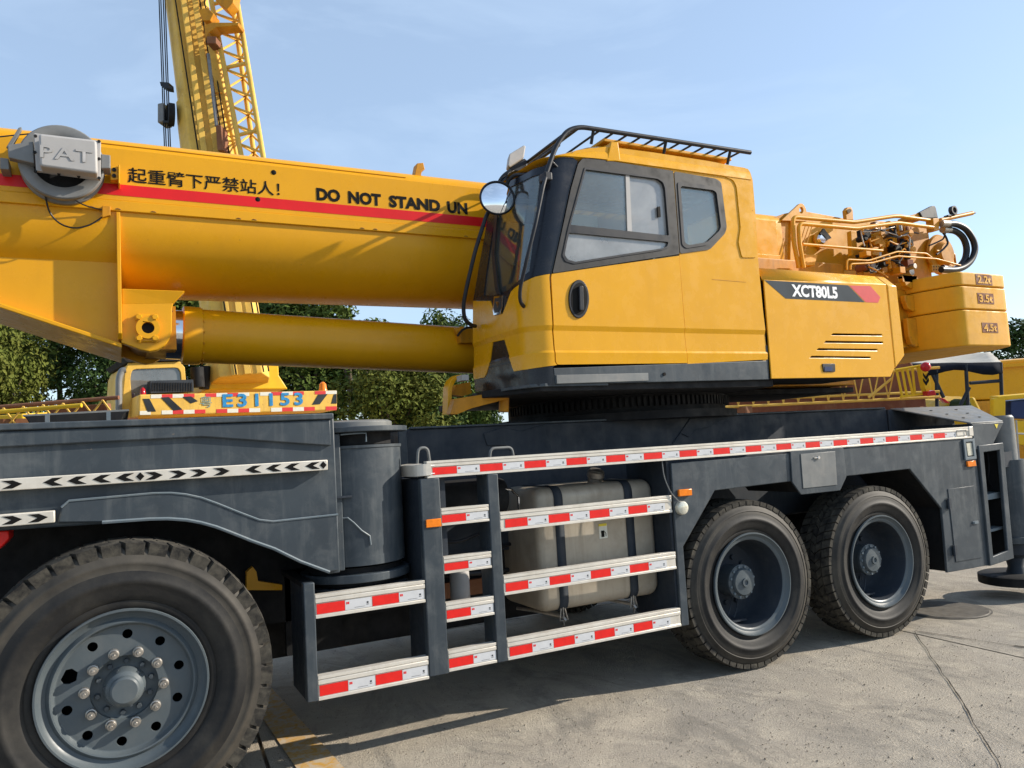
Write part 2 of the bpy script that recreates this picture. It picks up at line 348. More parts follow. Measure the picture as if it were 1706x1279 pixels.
# ------------------------------------------------------------------ ground
gb = MB(); gb.add([(-1500, -1500, -0.035), (1500, -1500, -0.035), (1500, 1500, -0.035), (-1500, 1500, -0.035)], [(0, 1, 2, 3)])
ground = tag(gb.build('ground', 'concrete', None, 0), 'tan concrete yard floor of large square slabs', None, None, 'structure')
SL = 4.9; sm = MB(); sm.box((-SL/2+0.011, -SL/2+0.011, -0.03), (SL/2-0.011, SL/2-0.011, 0.0)); slab_mesh = sm.mesh('concrete_slab', 'concrete', 0)
rg = Matrix.Rotation(math.radians(-3.0), 4, 'Z'); org = V((0.83, 2.78, 0))
for i in range(-6, 10):
    for j in range(-4, 9):
        c = org + rg @ V(((i+0.5)*SL, (j+0.5)*SL, 0)); c.z = rnd.uniform(-0.003, 0.0)
        link('concrete_slab', slab_mesh, ground, Matrix.Translation(c) @ rg)
def crack(pts, w0):
    b = MB(); P = [V(p) for p in pts]; Q = []
    for i in range(len(P)-1):
        d = P[i+1]-P[i]; k = max(2, int(d.length/0.06))
        Q += [P[i]+d*(j/k) for j in range(k)]
    Q.append(P[-1]); vs = []; nrm = V((-(P[-1]-P[0]).y, (P[-1]-P[0]).x, 0)).normalized()
    for q in Q:
        o = nrm*(noise.noise(q*3.1)*0.012 + noise.noise(q*11)*0.006); w = w0*(0.45+abs(noise.noise(q*5+V((3, 1, 0)))*1.4))
        vs += [q+o-nrm*w+V((0, 0, .004)), q+o+nrm*w+V((0, 0, .004))]
    b.add(vs, [(2*i, 2*i+1, 2*i+3, 2*i+2) for i in range(len(Q)-1)])
    return b.build('crack', 'joint', ground, 0)
crack([UN(1524, 1052, Z=0), UN(1580, 1135, Z=0), UN(1632, 1218, Z=0), UN(1680, 1300, Z=0)], 0.0042)
crack([UN(1524, 1051, Z=0), UN(1600, 1063, Z=0), UN(1690, 1076, Z=0)], 0.006)
crack([UN(1690, 1076, Z=0), UN(1706, 1078, Z=0), UN(1800, 1090, Z=0)], 0.012)
b = MB(); rp = UN(1575, 1016, Z=0)
b.lathe([(0.0, .006), (0.30, .006), (0.335, .008), (0.342, .003), (0.36, .003)], (rp.x, rp.y, 0), (0, 0, 1), 48)
mh = tag(b.build('manhole_cover', 'castiron', None, 30), 'round dark iron manhole cover behind the rear wheel', 'manhole cover')
b = MB(); b.add([(0.79, 1.9, .0042), (0.97, 1.9, .0042), (1.10, -1.2, .0042), (0.86, -1.2, .0042)], [(0, 1, 2, 3)])
tag(b.build('painted_line', 'line', None, 0), 'worn yellow painted line on the concrete beside the front wheel', None, None, 'structure')

b = MB(); rq = random.Random(11)
for k in range(2600):
    p = UN(rq.uniform(430, 1750), rq.uniform(1040, 1330), Z=0); q = rq.uniform(.0015, .0065)*(1.6 if rq.random() < .06 else 1)
    b.add([p+V((q, 0, 0)), p+V((-q*.5, q*.9, 0)), p+V((-q*.6, -q*.8, 0)), p+V((q*rq.uniform(-.3, .3), q*rq.uniform(-.3, .3), q*rq.uniform(.5, 1.0)))], [(0, 1, 3), (1, 2, 3), (2, 0, 3)])
grit = tag(b.build('grit', 'gritstone', None, 0), 'fine grit and crumbs scattered over the concrete', None, None, 'stuff')

# ------------------------------------------------------------------ truck crane: carrier
truck = empty('truck_crane', (3.0, 1.4, 0.0), 'yellow truck crane on a slate grey carrier with three visible wheels, filling the foreground', 'truck crane')
def pt(mb, name, mat, parent=None, smooth=35, bevel=0.0, seg=2, label=None):
    o = mb.build(name, mat, parent or truck, smooth, bevel, seg)
    if label: o['label'] = label
    return o
# --- front body side
zt = 1.885
side = [(0, 711), (556, 688.5), (567, 954), (549, 956), (500, 938), (457, 917), (420, 904), (385, 890), (360, 880.5), (335, 873.5), (310, 868.5), (280, 866.5), (250, 867), (170, 873), (0, 884)]
Lp = XZ(side, 0.03); Lp[0].z = zt; Lp[1].z = zt
far_l = V((-3.2, 0.03, zt)); far_b = V((-3.2, 0.03, Lp[-1].z)); 
b = MB(); b.prism([far_l] + Lp[:] + [far_b], (0, 0.05, 0)); front = pt(b, 'front_body', 'slate', bevel=0.008)
b = MB(); b.box((-3.2, 0.081, 1.60), (1.06, 2.78, zt-0.006)); pt(b, 'carrier_deck', 'underside', bevel=0.01)
b = MB(); b.box((-3.2, 0.60, 0.70), (1.55, 0.64, 1.60)); pt(b, 'well_shade_panel', 'underside')  # black panel added to darken the wheel well and stop far light
b = MB(); b.prism([V((p.x, 2.8, p.z)) for p in [far_l]+Lp+[far_b]], (0, -0.015, 0)); pt(b, 'far_body_side', 'slate')
b = MB(); e0 = UN(0, 711, Y=0.02); b.box((-3.2, -0.004, zt-0.026), (1.05, 0.05, zt+0.006)); pt(b, 'deck_edge_lip', 'slate', front, bevel=0.006)
# upper recess band: raised plate below the crease line
cr1 = [(0, 745), (337, 727.5), (552, 742), (550, 690), (0, 713)]
q = XZ(cr1, 0.008); q[3].z = q[4].z = zt-.03; q = [V((-3.2, 0.008, q[0].z))] + q + [V((-3.2, 0.008, q[-1].z))]
b = MB(); b.prism(q, (0, 0.024, 0)); pt(b, 'upper_band', 'slate', front, bevel=0.006)
fl = [(96, 871), (102, 845), (115, 834), (255, 821.5), (285, 821), (310, 823.5), (335, 829), (360, 838), (400, 854), (432, 866), (455, 868.5), (563, 857), (566, 950), (549, 953), (500, 935), (457, 914), (420, 901), (385, 887), (360, 877.5), (335, 870.5), (310, 866), (280, 864), (250, 864.5), (170, 870)]
b = MB(); b.prism(XZ(fl, 0.004), (0, 0.03, 0)); pt(b, 'fender_flare', 'slate', front, bevel=0.007)
b = MB(); b.tube([UN(a, c, Y=0.004) for a, c in fl[1:12]], 0.006, 6); pt(b, 'flare_edge', 'slatelight', front)
b = MB(); b.tube([UN(a, c, Y=0.006) for a, c in fl[13:]], 0.009, 6); pt(b, 'arch_lip', 'slatelight', front)
def chevstrip(p0, p1, z0, z1, spec, y=-0.03):
    b = MB(); b.box((p0, y, z0-.006), (p1, 0.02, z1+.006)); st = pt(b, 'chevron_strip', 'alu', front, bevel=0.004)
    h = (z1-z0); zc = (z0+z1)/2+.0
    for kind, x in spec:
        b = MB(); yy = y-0.002; a = h*0.42; wd = 0.040; t = 0.042
        if kind == 'd': L = [(x-.018, zc), (x, zc-.02), (x+.018, zc), (x, zc+.02)]
        else:
            s = 1 if kind == '>' else -1
            L = [(x-s*wd, zc+a), (x-s*wd+s*t, zc+a), (x+s*wd*0.95, zc), (x-s*wd+s*0.036, zc)]
            b.prism([V((u, yy, v)) for u, v in L], (0, 0.0016, 0)); L = [(u, 2*zc-v) for u, v in L]
        b.prism([V((u, yy, v)) for u, v in L], (0, 0.0016, 0)); pt(b, 'chevron_mark', 'ink', st, 0)
    return st
def xa(px, py): return UN(px, py, Y=-0.03).x
zs0, zs1 = UN(0, 816, Y=-.03).z, UN(0, 800, Y=-.03).z
Z3 = lambda a, c=380: xa(a/3.41, 680+c/3.41)
chevstrip(-3.0, UN(546, 773, Y=-.03).x, zs0, zs1, [('>', Z3(70, 430)), ('<', Z3(300, 412)), ('<', Z3(437, 402)), ('<', Z3(577, 393)), ('<', Z3(710, 385)), ('d', Z3(797, 382)), ('>', Z3(877, 378)), ('>', Z3(1013, 370)), ('>', Z3(1130, 360)), ('>', Z3(1260, 352)), ('<', Z3(1440, 340)),
    ('<', xa(450+20/3.41, 776)), ('<', xa(450+125/3.41, 775)), ('<', xa(450+240/3.41, 774)), ('d', xa(450+302/3.41, 773))] + [('>', Z3(70, 430)-0.18*k) for k in range(1, 5)])
z20, z21 = UN(45, 872, Y=-.03).z, UN(45, 856, Y=-.03).z
chevstrip(-3.0, UN(91, 862, Y=-.03).x, z20, z21, [('>', Z3(218, 617)), ('>', Z3(70, 632))] + [('>', Z3(70, 632)-0.15*k) for k in range(1, 6)])
# red wheel chock hung under the front body
b = MB(); cl = XZ([(-30, 885), (14, 884), (15, 898), (0, 914), (-30, 930)], 0.10); b.prism(cl, (0, 0.2, 0)); pt(b, 'wheel_chock', 'red', None, 30, 0.006)
# deck tray with two posts
b = MB(); b.prism([UN(a, c, Y=0.5) for a, c in [(40, 692), (214, 684), (206, 690), (200, 703), (50, 708), (46, 700)]], (0, 0.9, 0)); tray = pt(b, 'deck_tray', 'underside', bevel=0.004)
for a in (79, 181):
    b = MB(); p = UN(a, 706, Y=0.45); b.box((p.x-.01, 0.44, zt-.01), (p.x+.01, 0.46, zt+0.075)); pt(b, 'tray_post', 'slatelight', tray)
b = MB(); b.prism([UN(a, c, Y=0.5) for a, c in [(38, 690.5), (215, 681.5), (215, 684.5), (38, 693.5)]], (0, 0.9, 0)); pt(b, 'tray_rim', 'greymetal', tray)
# --- swing outrigger hinge
hx, hy, hr = 1.235, 0.34, 0.285
b = MB(); b.lathe([(.03, 0), (hr, 0.0), (hr, 0.645), (hr+.006, .65), (hr+.006, .665), (.03, .665)], (hx, hy, 1.045), (0, 0, 1), 48); hz = pt(b, 'outrigger_hinge', 'slate')
b = MB(); b.box((1.052, 0.075, 1.03), (1.10, 0.5, 1.78)); pt(b, 'hinge_plate', 'slate', hz, bevel=0.006)
b = MB(); b.lathe([(0.05, 1.86), (0.24, 1.86), (0.26, 1.85), (0.26, 1.805), (0.24, 1.80)], (hx+.02, hy+.12, 0), (0, 0, 1), 40); pt(b, 'hinge_cap', 'greymetal', hz, bevel=0.003)
for z0, z1, r in ((1.785, 1.815, 0.335), (0.955, 1.0, 0.315), (0.895, 0.925, 0.30)):
    b = MB(); b.lathe([(0.03, z0), (r, z0), (r, z1), (0.03, z1)], (hx+0.0, hy+.015, 0), (0, 0, 1), 40); pt(b, 'hinge_flange', 'slate', hz, bevel=0.004)
b = MB(); b.lathe([(0.03, 0.93), (0.27, 0.93), (0.27, 1.03), (0.03, 1.03)], (hx, hy+.03, 0), (0, 0, 1), 32); pt(b, 'hinge_pin', 'underside', hz); b = MB(); b.lathe([(0.03, 1.715), (0.24, 1.715), (0.24, 1.784), (0.03, 1.784)], (hx, hy+.03, 0), (0, 0, 1), 32); pt(b, 'hinge_pin', 'underside', hz)
def onhinge(px, py):                       # where the pixel's sight line meets the casing
    r = ray(px, py); o = CAM; dx, dy = o.x-hx, o.y-hy; R = hr+.004
    A = r.x**2+r.y**2; B = 2*(r.x*dx+r.y*dy); C = dx*dx+dy*dy-R*R; D = B*B-4*A*C
    if D < 0: return UN(px, py, Y=0.06)
    return o + r*((-B-math.sqrt(D))/(2*A))
H6 = lambda a, c: onhinge(450+a/3.41, 680+c/3.41)
b = MB(); b.tube([H6(*p) for p in [(405, 625), (440, 622), (475, 650), (520, 695), (566, 725), (572, 775)]], 0.005, 6); b.tube([H6(*p) for p in [(400, 150), (470, 143), (545, 140), (545, 190)]], 0.005, 6); pt(b, 'weld_bead', 'slatelight', hz)
b = MB(); b.box((1.06, 0.06, 1.425), (1.15, 0.12, 1.436)); pt(b, 'hinge_latch', 'slatedark', hz)
# --- main frame
b = MB(); b.box((1.62, 0.62, 0.95), (6.35, 2.2, 1.808)); frame = pt(b, 'main_frame', 'slatedark', bevel=0.012)
b = MB(); b.box((-3.2, 0.85, 0.62), (7.3, 1.95, 1.0)); pt(b, 'frame_beam', 'underside')
b = MB(); b.box((1.60, 0.56, 1.0), (1.66, 0.66, 1.812)); pt(b, 'frame_corner_plate', 'slate', frame, bevel=0.006)
b = MB(); b.prism([UN(a, c, Y=0.61) for a, c in [(862, 760), (842, 742), (812, 742), (806, 722), (838, 712), (868, 718), (905, 708), (925, 760)]], (0, 0.012, 0)); pt(b, 'frame_shadow_plate', 'slatedark', frame, bevel=0.003)  # plate shaped after a shadow zone on the frame wall
b = MB(); b.prism([UN(a, c, Y=0.612) for a, c in [(1135, 722), (1148, 728), (1160, 716), (1180, 712), (1215, 694), (1150, 697), (1120, 740)]], (0, 0.012, 0)); pt(b, 'frame_shadow_plate', 'slatedark', frame, bevel=0.003)  # second plate in the outline of a shadow on the wall
b = MB(); b.box((1.7, 0.60, 1.804), (6.3, 0.64, 1.818)); pt(b, 'frame_edge', 'slate', frame, bevel=0.004)
# turntable bearing
bc = V((3.86, 1.4, 0))
b = MB(); b.lathe([(0.3, 1.80), (1.02, 1.80), (1.02, 1.86), (0.93, 1.865), (0.93, 2.05), (0.3, 2.05)], bc, (0, 0, 1), 72); ring = pt(b, 'slewing_ring', 'underside')
bm_ = MB(); bm_.box((-0.014, -0.012, 0), (0.014, 0.012, 0.07)); tooth = bm_.mesh('gear_tooth', 'underside', 0)
for k in range(130):
    a = 2*PI*k/130
    if math.sin(a) > 0.15: continue
    link('gear_tooth', tooth, ring, Matrix.Translation(bc+V((0.945*math.cos(a), 0.945*math.sin(a), 1.90))) @ Matrix.Rotation(a, 4, 'Z'))
# --- guard rails
def guard(x0, x1, z0, z1, reds, end=None, name='guard_rail'):
    h = z1-z0; b = MB()
    pr = [(0.0, z0), (0.0, z0+.12*h), (0.006, z0+.15*h), (0.006, z0+.62*h), (0.0, z0+.65*h), (0.0, z0+.80*h), (0.004, z0+.82*h), (0.004, z0+.84*h), (0.0, z0+.86*h), (0.0, z1), (0.05, z1), (0.05, z0)]
    b.prism([V((x0, y, z)) for y, z in pr], (x1-x0, 0, 0)); o = pt(b, name, 'alu', bevel=0.0035)
    za, zb = z0+.17*h, z0+.60*h
    for x in reds:
        xa_, xb_ = max(x, x0+.004), min(x+.15, x1-.004)
        if xb_-xa_ > .01:
            link('red_marker', boxmesh('red_marker', 'red', xb_-xa_, zb-za), o, Matrix.Translation(V((xa_, 0.0052, za))))
        xa_, xb_ = max(x+.152, x0+.004), min(x+.298, x1-.004)
        if xb_-xa_ > .02:
            link('white_marker', wmark(xb_-xa_, zb-za), o, Matrix.Translation(V((xa_, 0.0052, za))))
    return o
_bc = {}
def boxmesh(name, mat, w, h, d=.002):
    k = (name, round(w, 3), round(h, 3))
    if k not in _bc:
        b = MB(); b.box((0, -d, 0), (w, 0, h)); _bc[k] = b.mesh(name, mat, 0)
    return _bc[k]
def wmark(w, h):
    k = ('wm', round(w, 3), round(h, 3))
    if k not in _bc:
        b = MB(); b.box((0, -.002, 0), (w, 0, h)); me = b.mesh('white_marker', 'white', 0)
        me.materials.append(M['red']); me.materials.append(M['decal'])
        bm = bmesh.new(); bm.from_mesh(me)
        def q(x0, z0, x1, z1, mi):
            f = bm.faces.new([bm.verts.new((x, -.0026, z)) for x, z in ((x0, z0), (x1, z0), (x1, z1), (x0, z1))]); f.material_index = mi
        q(.006, h*.58, .013, h*.82, 1); q(.015, h*.58, .022, h*.82, 1)
        if w > .1: q(w-.030, h*.28, w-.016, h*.34, 2); q(w-.028, h*.42, w-.018, h*.60, 2); q(.05, h*.15, w-.04, h*.18, 2)
        bm.to_mesh(me); bm.free(); _bc[k] = me
    return _bc[k]
top = guard(1.575, 6.60, 1.50, 1.597, [1.61+.2985*k for k in range(16)])
b = MB(); b.tube(rounded([(1.60, 0.026, 1.5485), (1.545, 0.03, 1.5485), (1.53, 0.30, 1.5485)], 0.05), 0.047, 4); pt(b, 'rail_return', 'alu', top, 0, 0.006)
b = MB(); b.box((6.56, -.004, 1.515), (6.62, 0.052, 1.60)); pt(b, 'rail_end_cap', 'alu', top, bevel=0.006)
for x in (6.39, 1.585):
    b = MB(); b.tube(rounded([(x+.035, -.001, 1.57), (x, -.001, 1.57), (x, -.001, 1.525), (x+.13 if x > 5 else x+.035, -.001, 1.525)], .006) + ([V((x+.13, -.001, 1.57)), V((x+.03, -.001, 1.57))] if x > 5 else []), 0.003, 6); pt(b, 'lashing_slot', 'whitepaint' if x < 5 else 'greymetal', top)
for a, c in ((694, 716), (815, 856)):
    p0, p1 = UN(a, 762, Y=0.15), UN(c, 756, Y=0.15)
    b = MB(); b.tube(rounded([(p0.x, .15, 1.56), (p0.x+.012, .15, p0.z+.055), (p1.x-.012, .15, p0.z+.055), (p1.x, .15, 1.56)], .03), 0.009, 8); pt(b, 'grab_handle', 'greymetal')
# top shelf behind the rail and inner wall
b = MB(); b.box((1.54, 0.052, 1.50), (6.6, 0.30, 1.52)); pt(b, 'side_shelf', 'slatedark')
# posts
b = MB(); b.box((1.530, -.002, 0.398), (1.648, 0.05, 1.4985)); pa = pt(b, 'ladder_post', 'slate', bevel=0.006)
b = MB(); b.box((1.532, 0.0505, 0.402), (1.545, 0.30, 1.4965)); pt(b, 'post_flange', 'slatedark', pa)
b = MB(); b.box((1.540, 0.0515, 1.0), (1.70, 0.6, 1.4955)); pt(b, 'ladder_bracket', 'slatedark')
b = MB(); b.box((1.550, -.012, 1.222), (1.642, -.003, 1.268)); pt(b, 'amber_reflector', 'orange', pa, bevel=0.003)
b = MB(); b.box((1.952, -.002, 0.402), (2.022, 0.05, 1.4985)); pb = pt(b, 'ladder_post', 'slate', bevel=0.006)
b = MB(); b.box((1.953, 0.0505, 0.41), (1.963, 0.16, 1.49)); pt(b, 'post_flange', 'slate', pb)
b = MB(); b.box((0.855, -.004, 0.39), (0.914, 0.05, 1.0)); pc = pt(b, 'step_post', 'slate', bevel=0.006)
b = MB(); b.box((0.857, 0.0505, 0.395), (0.867, 0.36, 0.995)); b.box((0.8675, 0.33, 0.395), (0.95, 0.34, 0.95)); pt(b, 'post_flange', 'slatedark', pc)
b = MB(); b.box((0.855, 0.051, 0.975), (0.912, 0.62, 1.001)); b.box((0.87, 0.6, 0.5), (1.2, 0.65, 1.0)); pt(b, 'step_bracket', 'underside', pc)
guard(0.9155, 1.5285, 0.81, 0.932, [0.922+.302*k for k in range(2)], name='step_rail')
guard(0.9155, 1.5285, 0.39, 0.514, [0.922+.302*k for k in range(2)], name='step_rail')
for z0, z1 in ((1.223, 1.321), (0.951, 1.046), (0.680, 0.787), (0.406, 0.520)): guard(1.6495, 1.9505, z0, z1, [1.652], name='ladder_rung')
guard(2.0235, 3.303, 1.153, 1.266, [2.055+.298*k for k in range(4)]); guard(2.0235, 3.303, 0.780, 0.892, [2.035+.298*k for k in range(4)]); guard(2.0235, 3.308, 0.405, 0.523, [2.038+.296*k for k in range(4)])
# --- rear fender side
rf = [(1118, 772), (1136, 1043.5), (1148.5, 1041), (1138.5, 910), (1191, 817), (1319.5, 801.5), (1335, 821.5), (1399, 815), (1409.5, 793), (1516, 781), (1569, 847), (1578.5, 954), (1648, 941.5), (1623, 728)]
b = MB(); b.prism(XZ(rf, 0.01), (0, 0.022, 0)); rear = pt(b, 'rear_fender', 'slate', bevel=0.005)
b = MB(); b.prism([V((p.x, 2.8, p.z)) for p in XZ(rf, 0.01)], (0, -.02, 0)); pt(b, 'far_rear_fender', 'slate')
def ret(pts, d=0.42, t=.008):              # inward return plates along an outline
    b = MB(); P = XZ(pts, 0.034)
    for i in range(len(P)-1):
        n_ = V((-(P[i+1]-P[i]).z, 0, (P[i+1]-P[i]).x)).normalized()*t
        b.hexa([P[i], P[i+1], P[i+1]+n_, P[i]+n_], [q+V((0, d, 0)) for q in (P[i], P[i+1], P[i+1]+n_, P[i]+n_)])
    return b
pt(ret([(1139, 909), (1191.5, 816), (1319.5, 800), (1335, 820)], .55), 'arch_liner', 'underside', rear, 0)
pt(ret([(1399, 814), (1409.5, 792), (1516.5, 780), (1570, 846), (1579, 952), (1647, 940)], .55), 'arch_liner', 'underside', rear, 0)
b = MB(); b.box((3.305, 0.034, 0.42), (3.325, 0.5, 1.5)); pt(b, 'fender_side_plate', 'slatedark', rear)
b = MB(); b.prism(XZ([(1317, 752), (1320, 803), (1335, 824), (1400, 817), (1410.5, 794), (1405, 744)], -.004), (0, 0.0135, 0)); tb = pt(b, 'tool_box_front', 'slate', rear, bevel=0.004)
b = MB(); b.prism(XZ([(1334, 756), (1391.5, 751.5), (1395, 807.5), (1338.5, 813.5)], -.009), (0, 0.0045, 0)); d_ = pt(b, 'hatch', 'greymetal', rear, bevel=0.002, label='dull grey square tool hatch')
hk = UN(1363, 762, Y=-.012); b = MB(); b.cyl((hk.x, -.022, hk.z), (hk.x, -.009, hk.z), .012, 10); b.box((hk.x-.045, -.018, hk.z-.004), (hk.x, -.011, hk.z+.004)); pt(b, 'hatch_lock', 'chrome', rear)
dl = XZ([(1579.5, 814.5), (1622.5, 809), (1636.5, 928.5), (1593, 936)], 0.004)
b = MB(); b.prism(dl, (0, .0055, 0)); dr = pt(b, 'locker_door', 'slate', rear, bevel=0.002)
for a, c in ((1579.5, 839), (1589, 917)):
    p = UN(a, c, Y=0); b = MB(); b.cyl((p.x, -.004, p.z-.045), (p.x, -.004, p.z+.045), .011, 8); b.box((p.x, -.002, p.z-.04), (p.x+.04, .004, p.z+.04)); pt(b, 'hinge', 'slatedark', rear)
p = UN(1625, 870, Y=0); b = MB(); b.box((p.x-.035, -.006, p.z-.012), (p.x+.035, .004, p.z+.012)); b.cyl((p.x-.02, -.012, p.z), (p.x-.02, -.005, p.z), .009, 8); pt(b, 'latch', 'slatelight', rear)
b = MB(); o_ = XZ([(1605.5, 732), (1623.5, 730.5), (1627.5, 764), (1609, 766.5)], -.006); i_ = XZ([(1609, 736), (1620.5, 735), (1623.5, 760), (1612, 761.5)], -.006)
b.holed([o_, i_], (0, .014, 0)); pt(b, 'lamp_bezel', 'slatelight', rear, bevel=0.002)
b = MB(); b.prism(XZ([(1610, 738), (1619.5, 737), (1622, 758), (1613, 759)], 0.004), (0, .004, 0)); pt(b, 'side_lamp', 'lamp', rear)
b = MB(); b.prism(XZ([(1612, 768.5), (1625.5, 767), (1627, 776), (1613.5, 777.5)], -.008), (0, .016, 0)); pt(b, 'amber_reflector', 'orange', rear, bevel=0.002)
b = MB(); b.prism(XZ([(1131.5, 815.5), (1153, 814), (1153.5, 825), (1132, 827)], -.012), (0, .02, 0)); pt(b, 'amber_reflector', 'orange', rear, bevel=0.004)
lc = UN(1138.5, 846, Y=-.02); b = MB(); b.lathe([(0, -.028), (.03, -.026), (.043, -.02), (.046, -.012), (.046, .024), (0.02, .026)], (lc.x, 0, lc.z), (0, 1, 0), 24); pt(b, 'round_lamp', 'lamp', rear)
b = MB(); b.tube(rounded([UN(1103, 768, Y=.02), UN(1106, 795, Y=0), UN(1118, 822, Y=-.01), UN(1132, 836, Y=-.01)], .1), .004, 6); pt(b, 'lamp_cable', 'greymetal', rear)
# deck plate sloping at the rear, rear body, outrigger
b = MB(); A = [V((6.40, .62, 1.806)), V((6.60, .0, 1.632)), V((7.06, .0, 1.632)), V((7.62, .62, 1.80))]; b.hexa([p-V((0, 0, .012)) for p in A], A); rd = pt(b, 'rear_deck_plate', 'greymetal', bevel=0.003)
bh = MB(); bh.lathe([(0, .004), (.012, .004), (.016, 0)], (0, 0, 0), (0, 0, 1), 10); bolt_me = bh.mesh('bolt', 'underside', 0)
for k in range(3):
    for j in range(2):
        u, v_ = .25+.25*k, .3+.36*j
        p = A[0].lerp(A[1], u).lerp(A[3].lerp(A[2], u), v_); link('bolt', bolt_me, rd, Matrix.Translation(p+V((0, 0, .002))))
b = MB(); b.prism([V((6.615, 0.0, 1.395)), V((6.615, 0.0, 1.620)), V((7.075, 0.0, 1.620)), V((6.85, 0, 1.395))], (0, .6, 0)); pt(b, 'rear_box', 'slate', bevel=.005)
b = MB(); b.box((6.345, .602, .55), (7.3, 2.75, 1.795)); pt(b, 'rear_body', 'slatedark', bevel=.01)
o_ = XZ([(1630.5, 742), (1671.5, 737), (1689.5, 930), (1650, 943)], -.01); i_ = XZ([(1639, 753), (1665.5, 749.5), (1679.5, 917), (1655, 927)], -.01)
b = MB(); b.holed([o_, i_], (0, .03, 0)); of = pt(b, 'outrigger_cover_frame', 'slate', bevel=.006)
b = MB(); b.prism([p+V((0, .03, 0)) for p in (o_[0], o_[0]+V((.012, 0, 0)), o_[3]+V((.012, 0, 0)), o_[3])], (0, .35, 0)); b.prism([p+V((0, .03, 0)) for p in (o_[1]-V((.012, 0, 0)), o_[1], o_[2], o_[2]-V((.012, 0, 0)))], (0, .35, 0)); b.prism([p+V((0, .38, 0)) for p in o_], (0, .01, 0)); pt(b, 'cover_box', 'underside', of)
b = MB(); sh = XZ([(1643, 824), (1672, 818), (1673, 828), (1644, 833)], .05); b.prism(sh, (0, .3, 0)); pt(b, 'inner_shelf', 'slatelight', of); b = MB(); b.prism(XZ([(1650, 882), (1674, 876), (1675, 880), (1651, 886)], .05), (0, .3, 0)); pt(b, 'inner_shelf', 'slatelight', of)
p = UN(1657, 806, Y=.2); b = MB(); b.lathe([(0, -.02), (.07, -.02), (.08, 0), (.08, .08), (.06, .1), (.03, .14)], p-V((0, 0, .08)), (0, 0, 1), 20); pt(b, 'inner_pump', 'slatedark', of)
b = MB(); b.tube(rounded([UN(1645, 752, Y=.12), UN(1648, 775, Y=.1), UN(1646, 800, Y=.12), UN(1655, 815, Y=.12)], .1), .008, 6); pt(b, 'inner_hose', 'hose', of)
# rear outrigger jack
jx, jy = 7.52, 0.30
b = MB(); b.lathe([(.02, 1.68), (.10, 1.68), (.115, 1.66), (.115, 1.26), (.10, 1.26)], (jx, jy, 0), (0, 0, 1), 32); jk = pt(b, 'outrigger_jack', 'greymetal')
b = MB(); b.lathe([(.02, 1.26), (.165, 1.26), (.165, .55), (.185, .545), (.185, .49), (.15, .48), (.02, .48)], (jx, jy, 0), (0, 0, 1), 36); pt(b, 'jack_sleeve', 'slate', jk)
b = MB(); b.lathe([(.02, .48), (.14, .48), (.13, .38), (.08, .34), (.065, .26), (.085, .20), (.02, .2)], (jx, jy, 0), (0, 0, 1), 28); pt(b, 'jack_foot', 'slatedark', jk)
b = MB(); b.lathe([(.02, .2), (.30, .2), (.32, .19), (.32, .115), (.30, .11), (.02, .11)], (jx, jy, 0), (0, 0, 1), 36); pt(b, 'foot_plate', 'underside', jk)
b = MB(); b.box((7.05, .18, 1.20), (7.45, .55, 1.34)); pt(b, 'outrigger_beam', 'slatedark', jk)
b = MB(); tp = XZ([(1660, 708), (1671, 703), (1673, 709), (1662, 713)], -.004); b.prism([V((6.93, -.003, 1.605)), V((6.985, -.003, 1.605)), V((6.957, -.003, 1.565))], (0, .002, 0)); pt(b, 'warning_triangle', 'yellowsticker', jk, 0)
# --- fuel tank
def tankloop(x, y0, y1, z0, z1, r, k=6):
    out = []
    for (cy, cz, a0) in ((y0+r, z0+r, PI), (y1-r, z0+r, 1.5*PI), (y1-r, z1-r, 0), (y0+r, z1-r, .5*PI)):
        for j in range(k+1):
            a = a0+.5*PI*j/k; out.append(V((x, cy+r*math.cos(a), cz+r*math.sin(a))))
    return out
def loft(loops, caps=True):
    b = MB(); n = len(loops[0]); b.add([p for L in loops for p in L], [(i*n+k, i*n+(k+1) % n, (i+1)*n+(k+1) % n, (i+1)*n+k) for i in range(len(loops)-1) for k in range(n)])
    if caps: b.f += [list(range(n))[::-1], [(len(loops)-1)*n+k for k in range(n)]]
    return b
ty0, ty1, tz0, tz1 = .19, .78, .585, 1.375
tank = pt(loft([tankloop(x, ty0+i, ty1-i, tz0+i, tz1-i, .075-i*.6) for x, i in ((2.375, .05), (2.385, .022), (2.405, .008), (2.43, 0), (3.25, 0), (3.275, .008), (3.295, .022), (3.305, .05))]), 'fuel_tank', 'tank', None, 50)
for x in (2.535, 3.085):
    st = loft([tankloop(xx, ty0-.006, ty1+.006, tz0-.006, tz1+.006, .081) for xx in (x-.032, x+.032)], False); stp = pt(st, 'tank_strap', 'slatedark', tank, 50); so_ = stp.modifiers.new('solid', 'SOLIDIFY'); so_.thickness = .004
    b = MB(); b.tube(rounded([(x-.16, .55, .57), (x-.08, .36, .565), (x, .22, .545), (x+.01, .20, .52)], .05), .012, 6); b.tube([(x-.015, .21, .60), (x-.03, .21, .525), (x+.03, .21, .525), (x+.012, .21, .60)], .006, 6); b.cyl((x, .21, .49), (x, .21, .62), .006, 6); pt(b, 'strap_bracket', 'steel', tank)
fc = UN(993, 812, Y=.35); b = MB(); b.lathe([(.045, -.12), (.05, -.01), (.06, 0), (.06, .035), (.045, .05), (0, .055)], (fc.x, .35, 1.415), (0.05, -.35, 1), 24); pt(b, 'filler_cap', 'steel', tank)
sp = XZ([(997.5, 874), (1011, 872.5), (1012.5, 895.5), (999, 897.5)], ty0-.002); b = MB(); b.prism(sp, (0, .0015, 0)); pt(b, 'fuel_sticker', 'sticker', tank, 0)
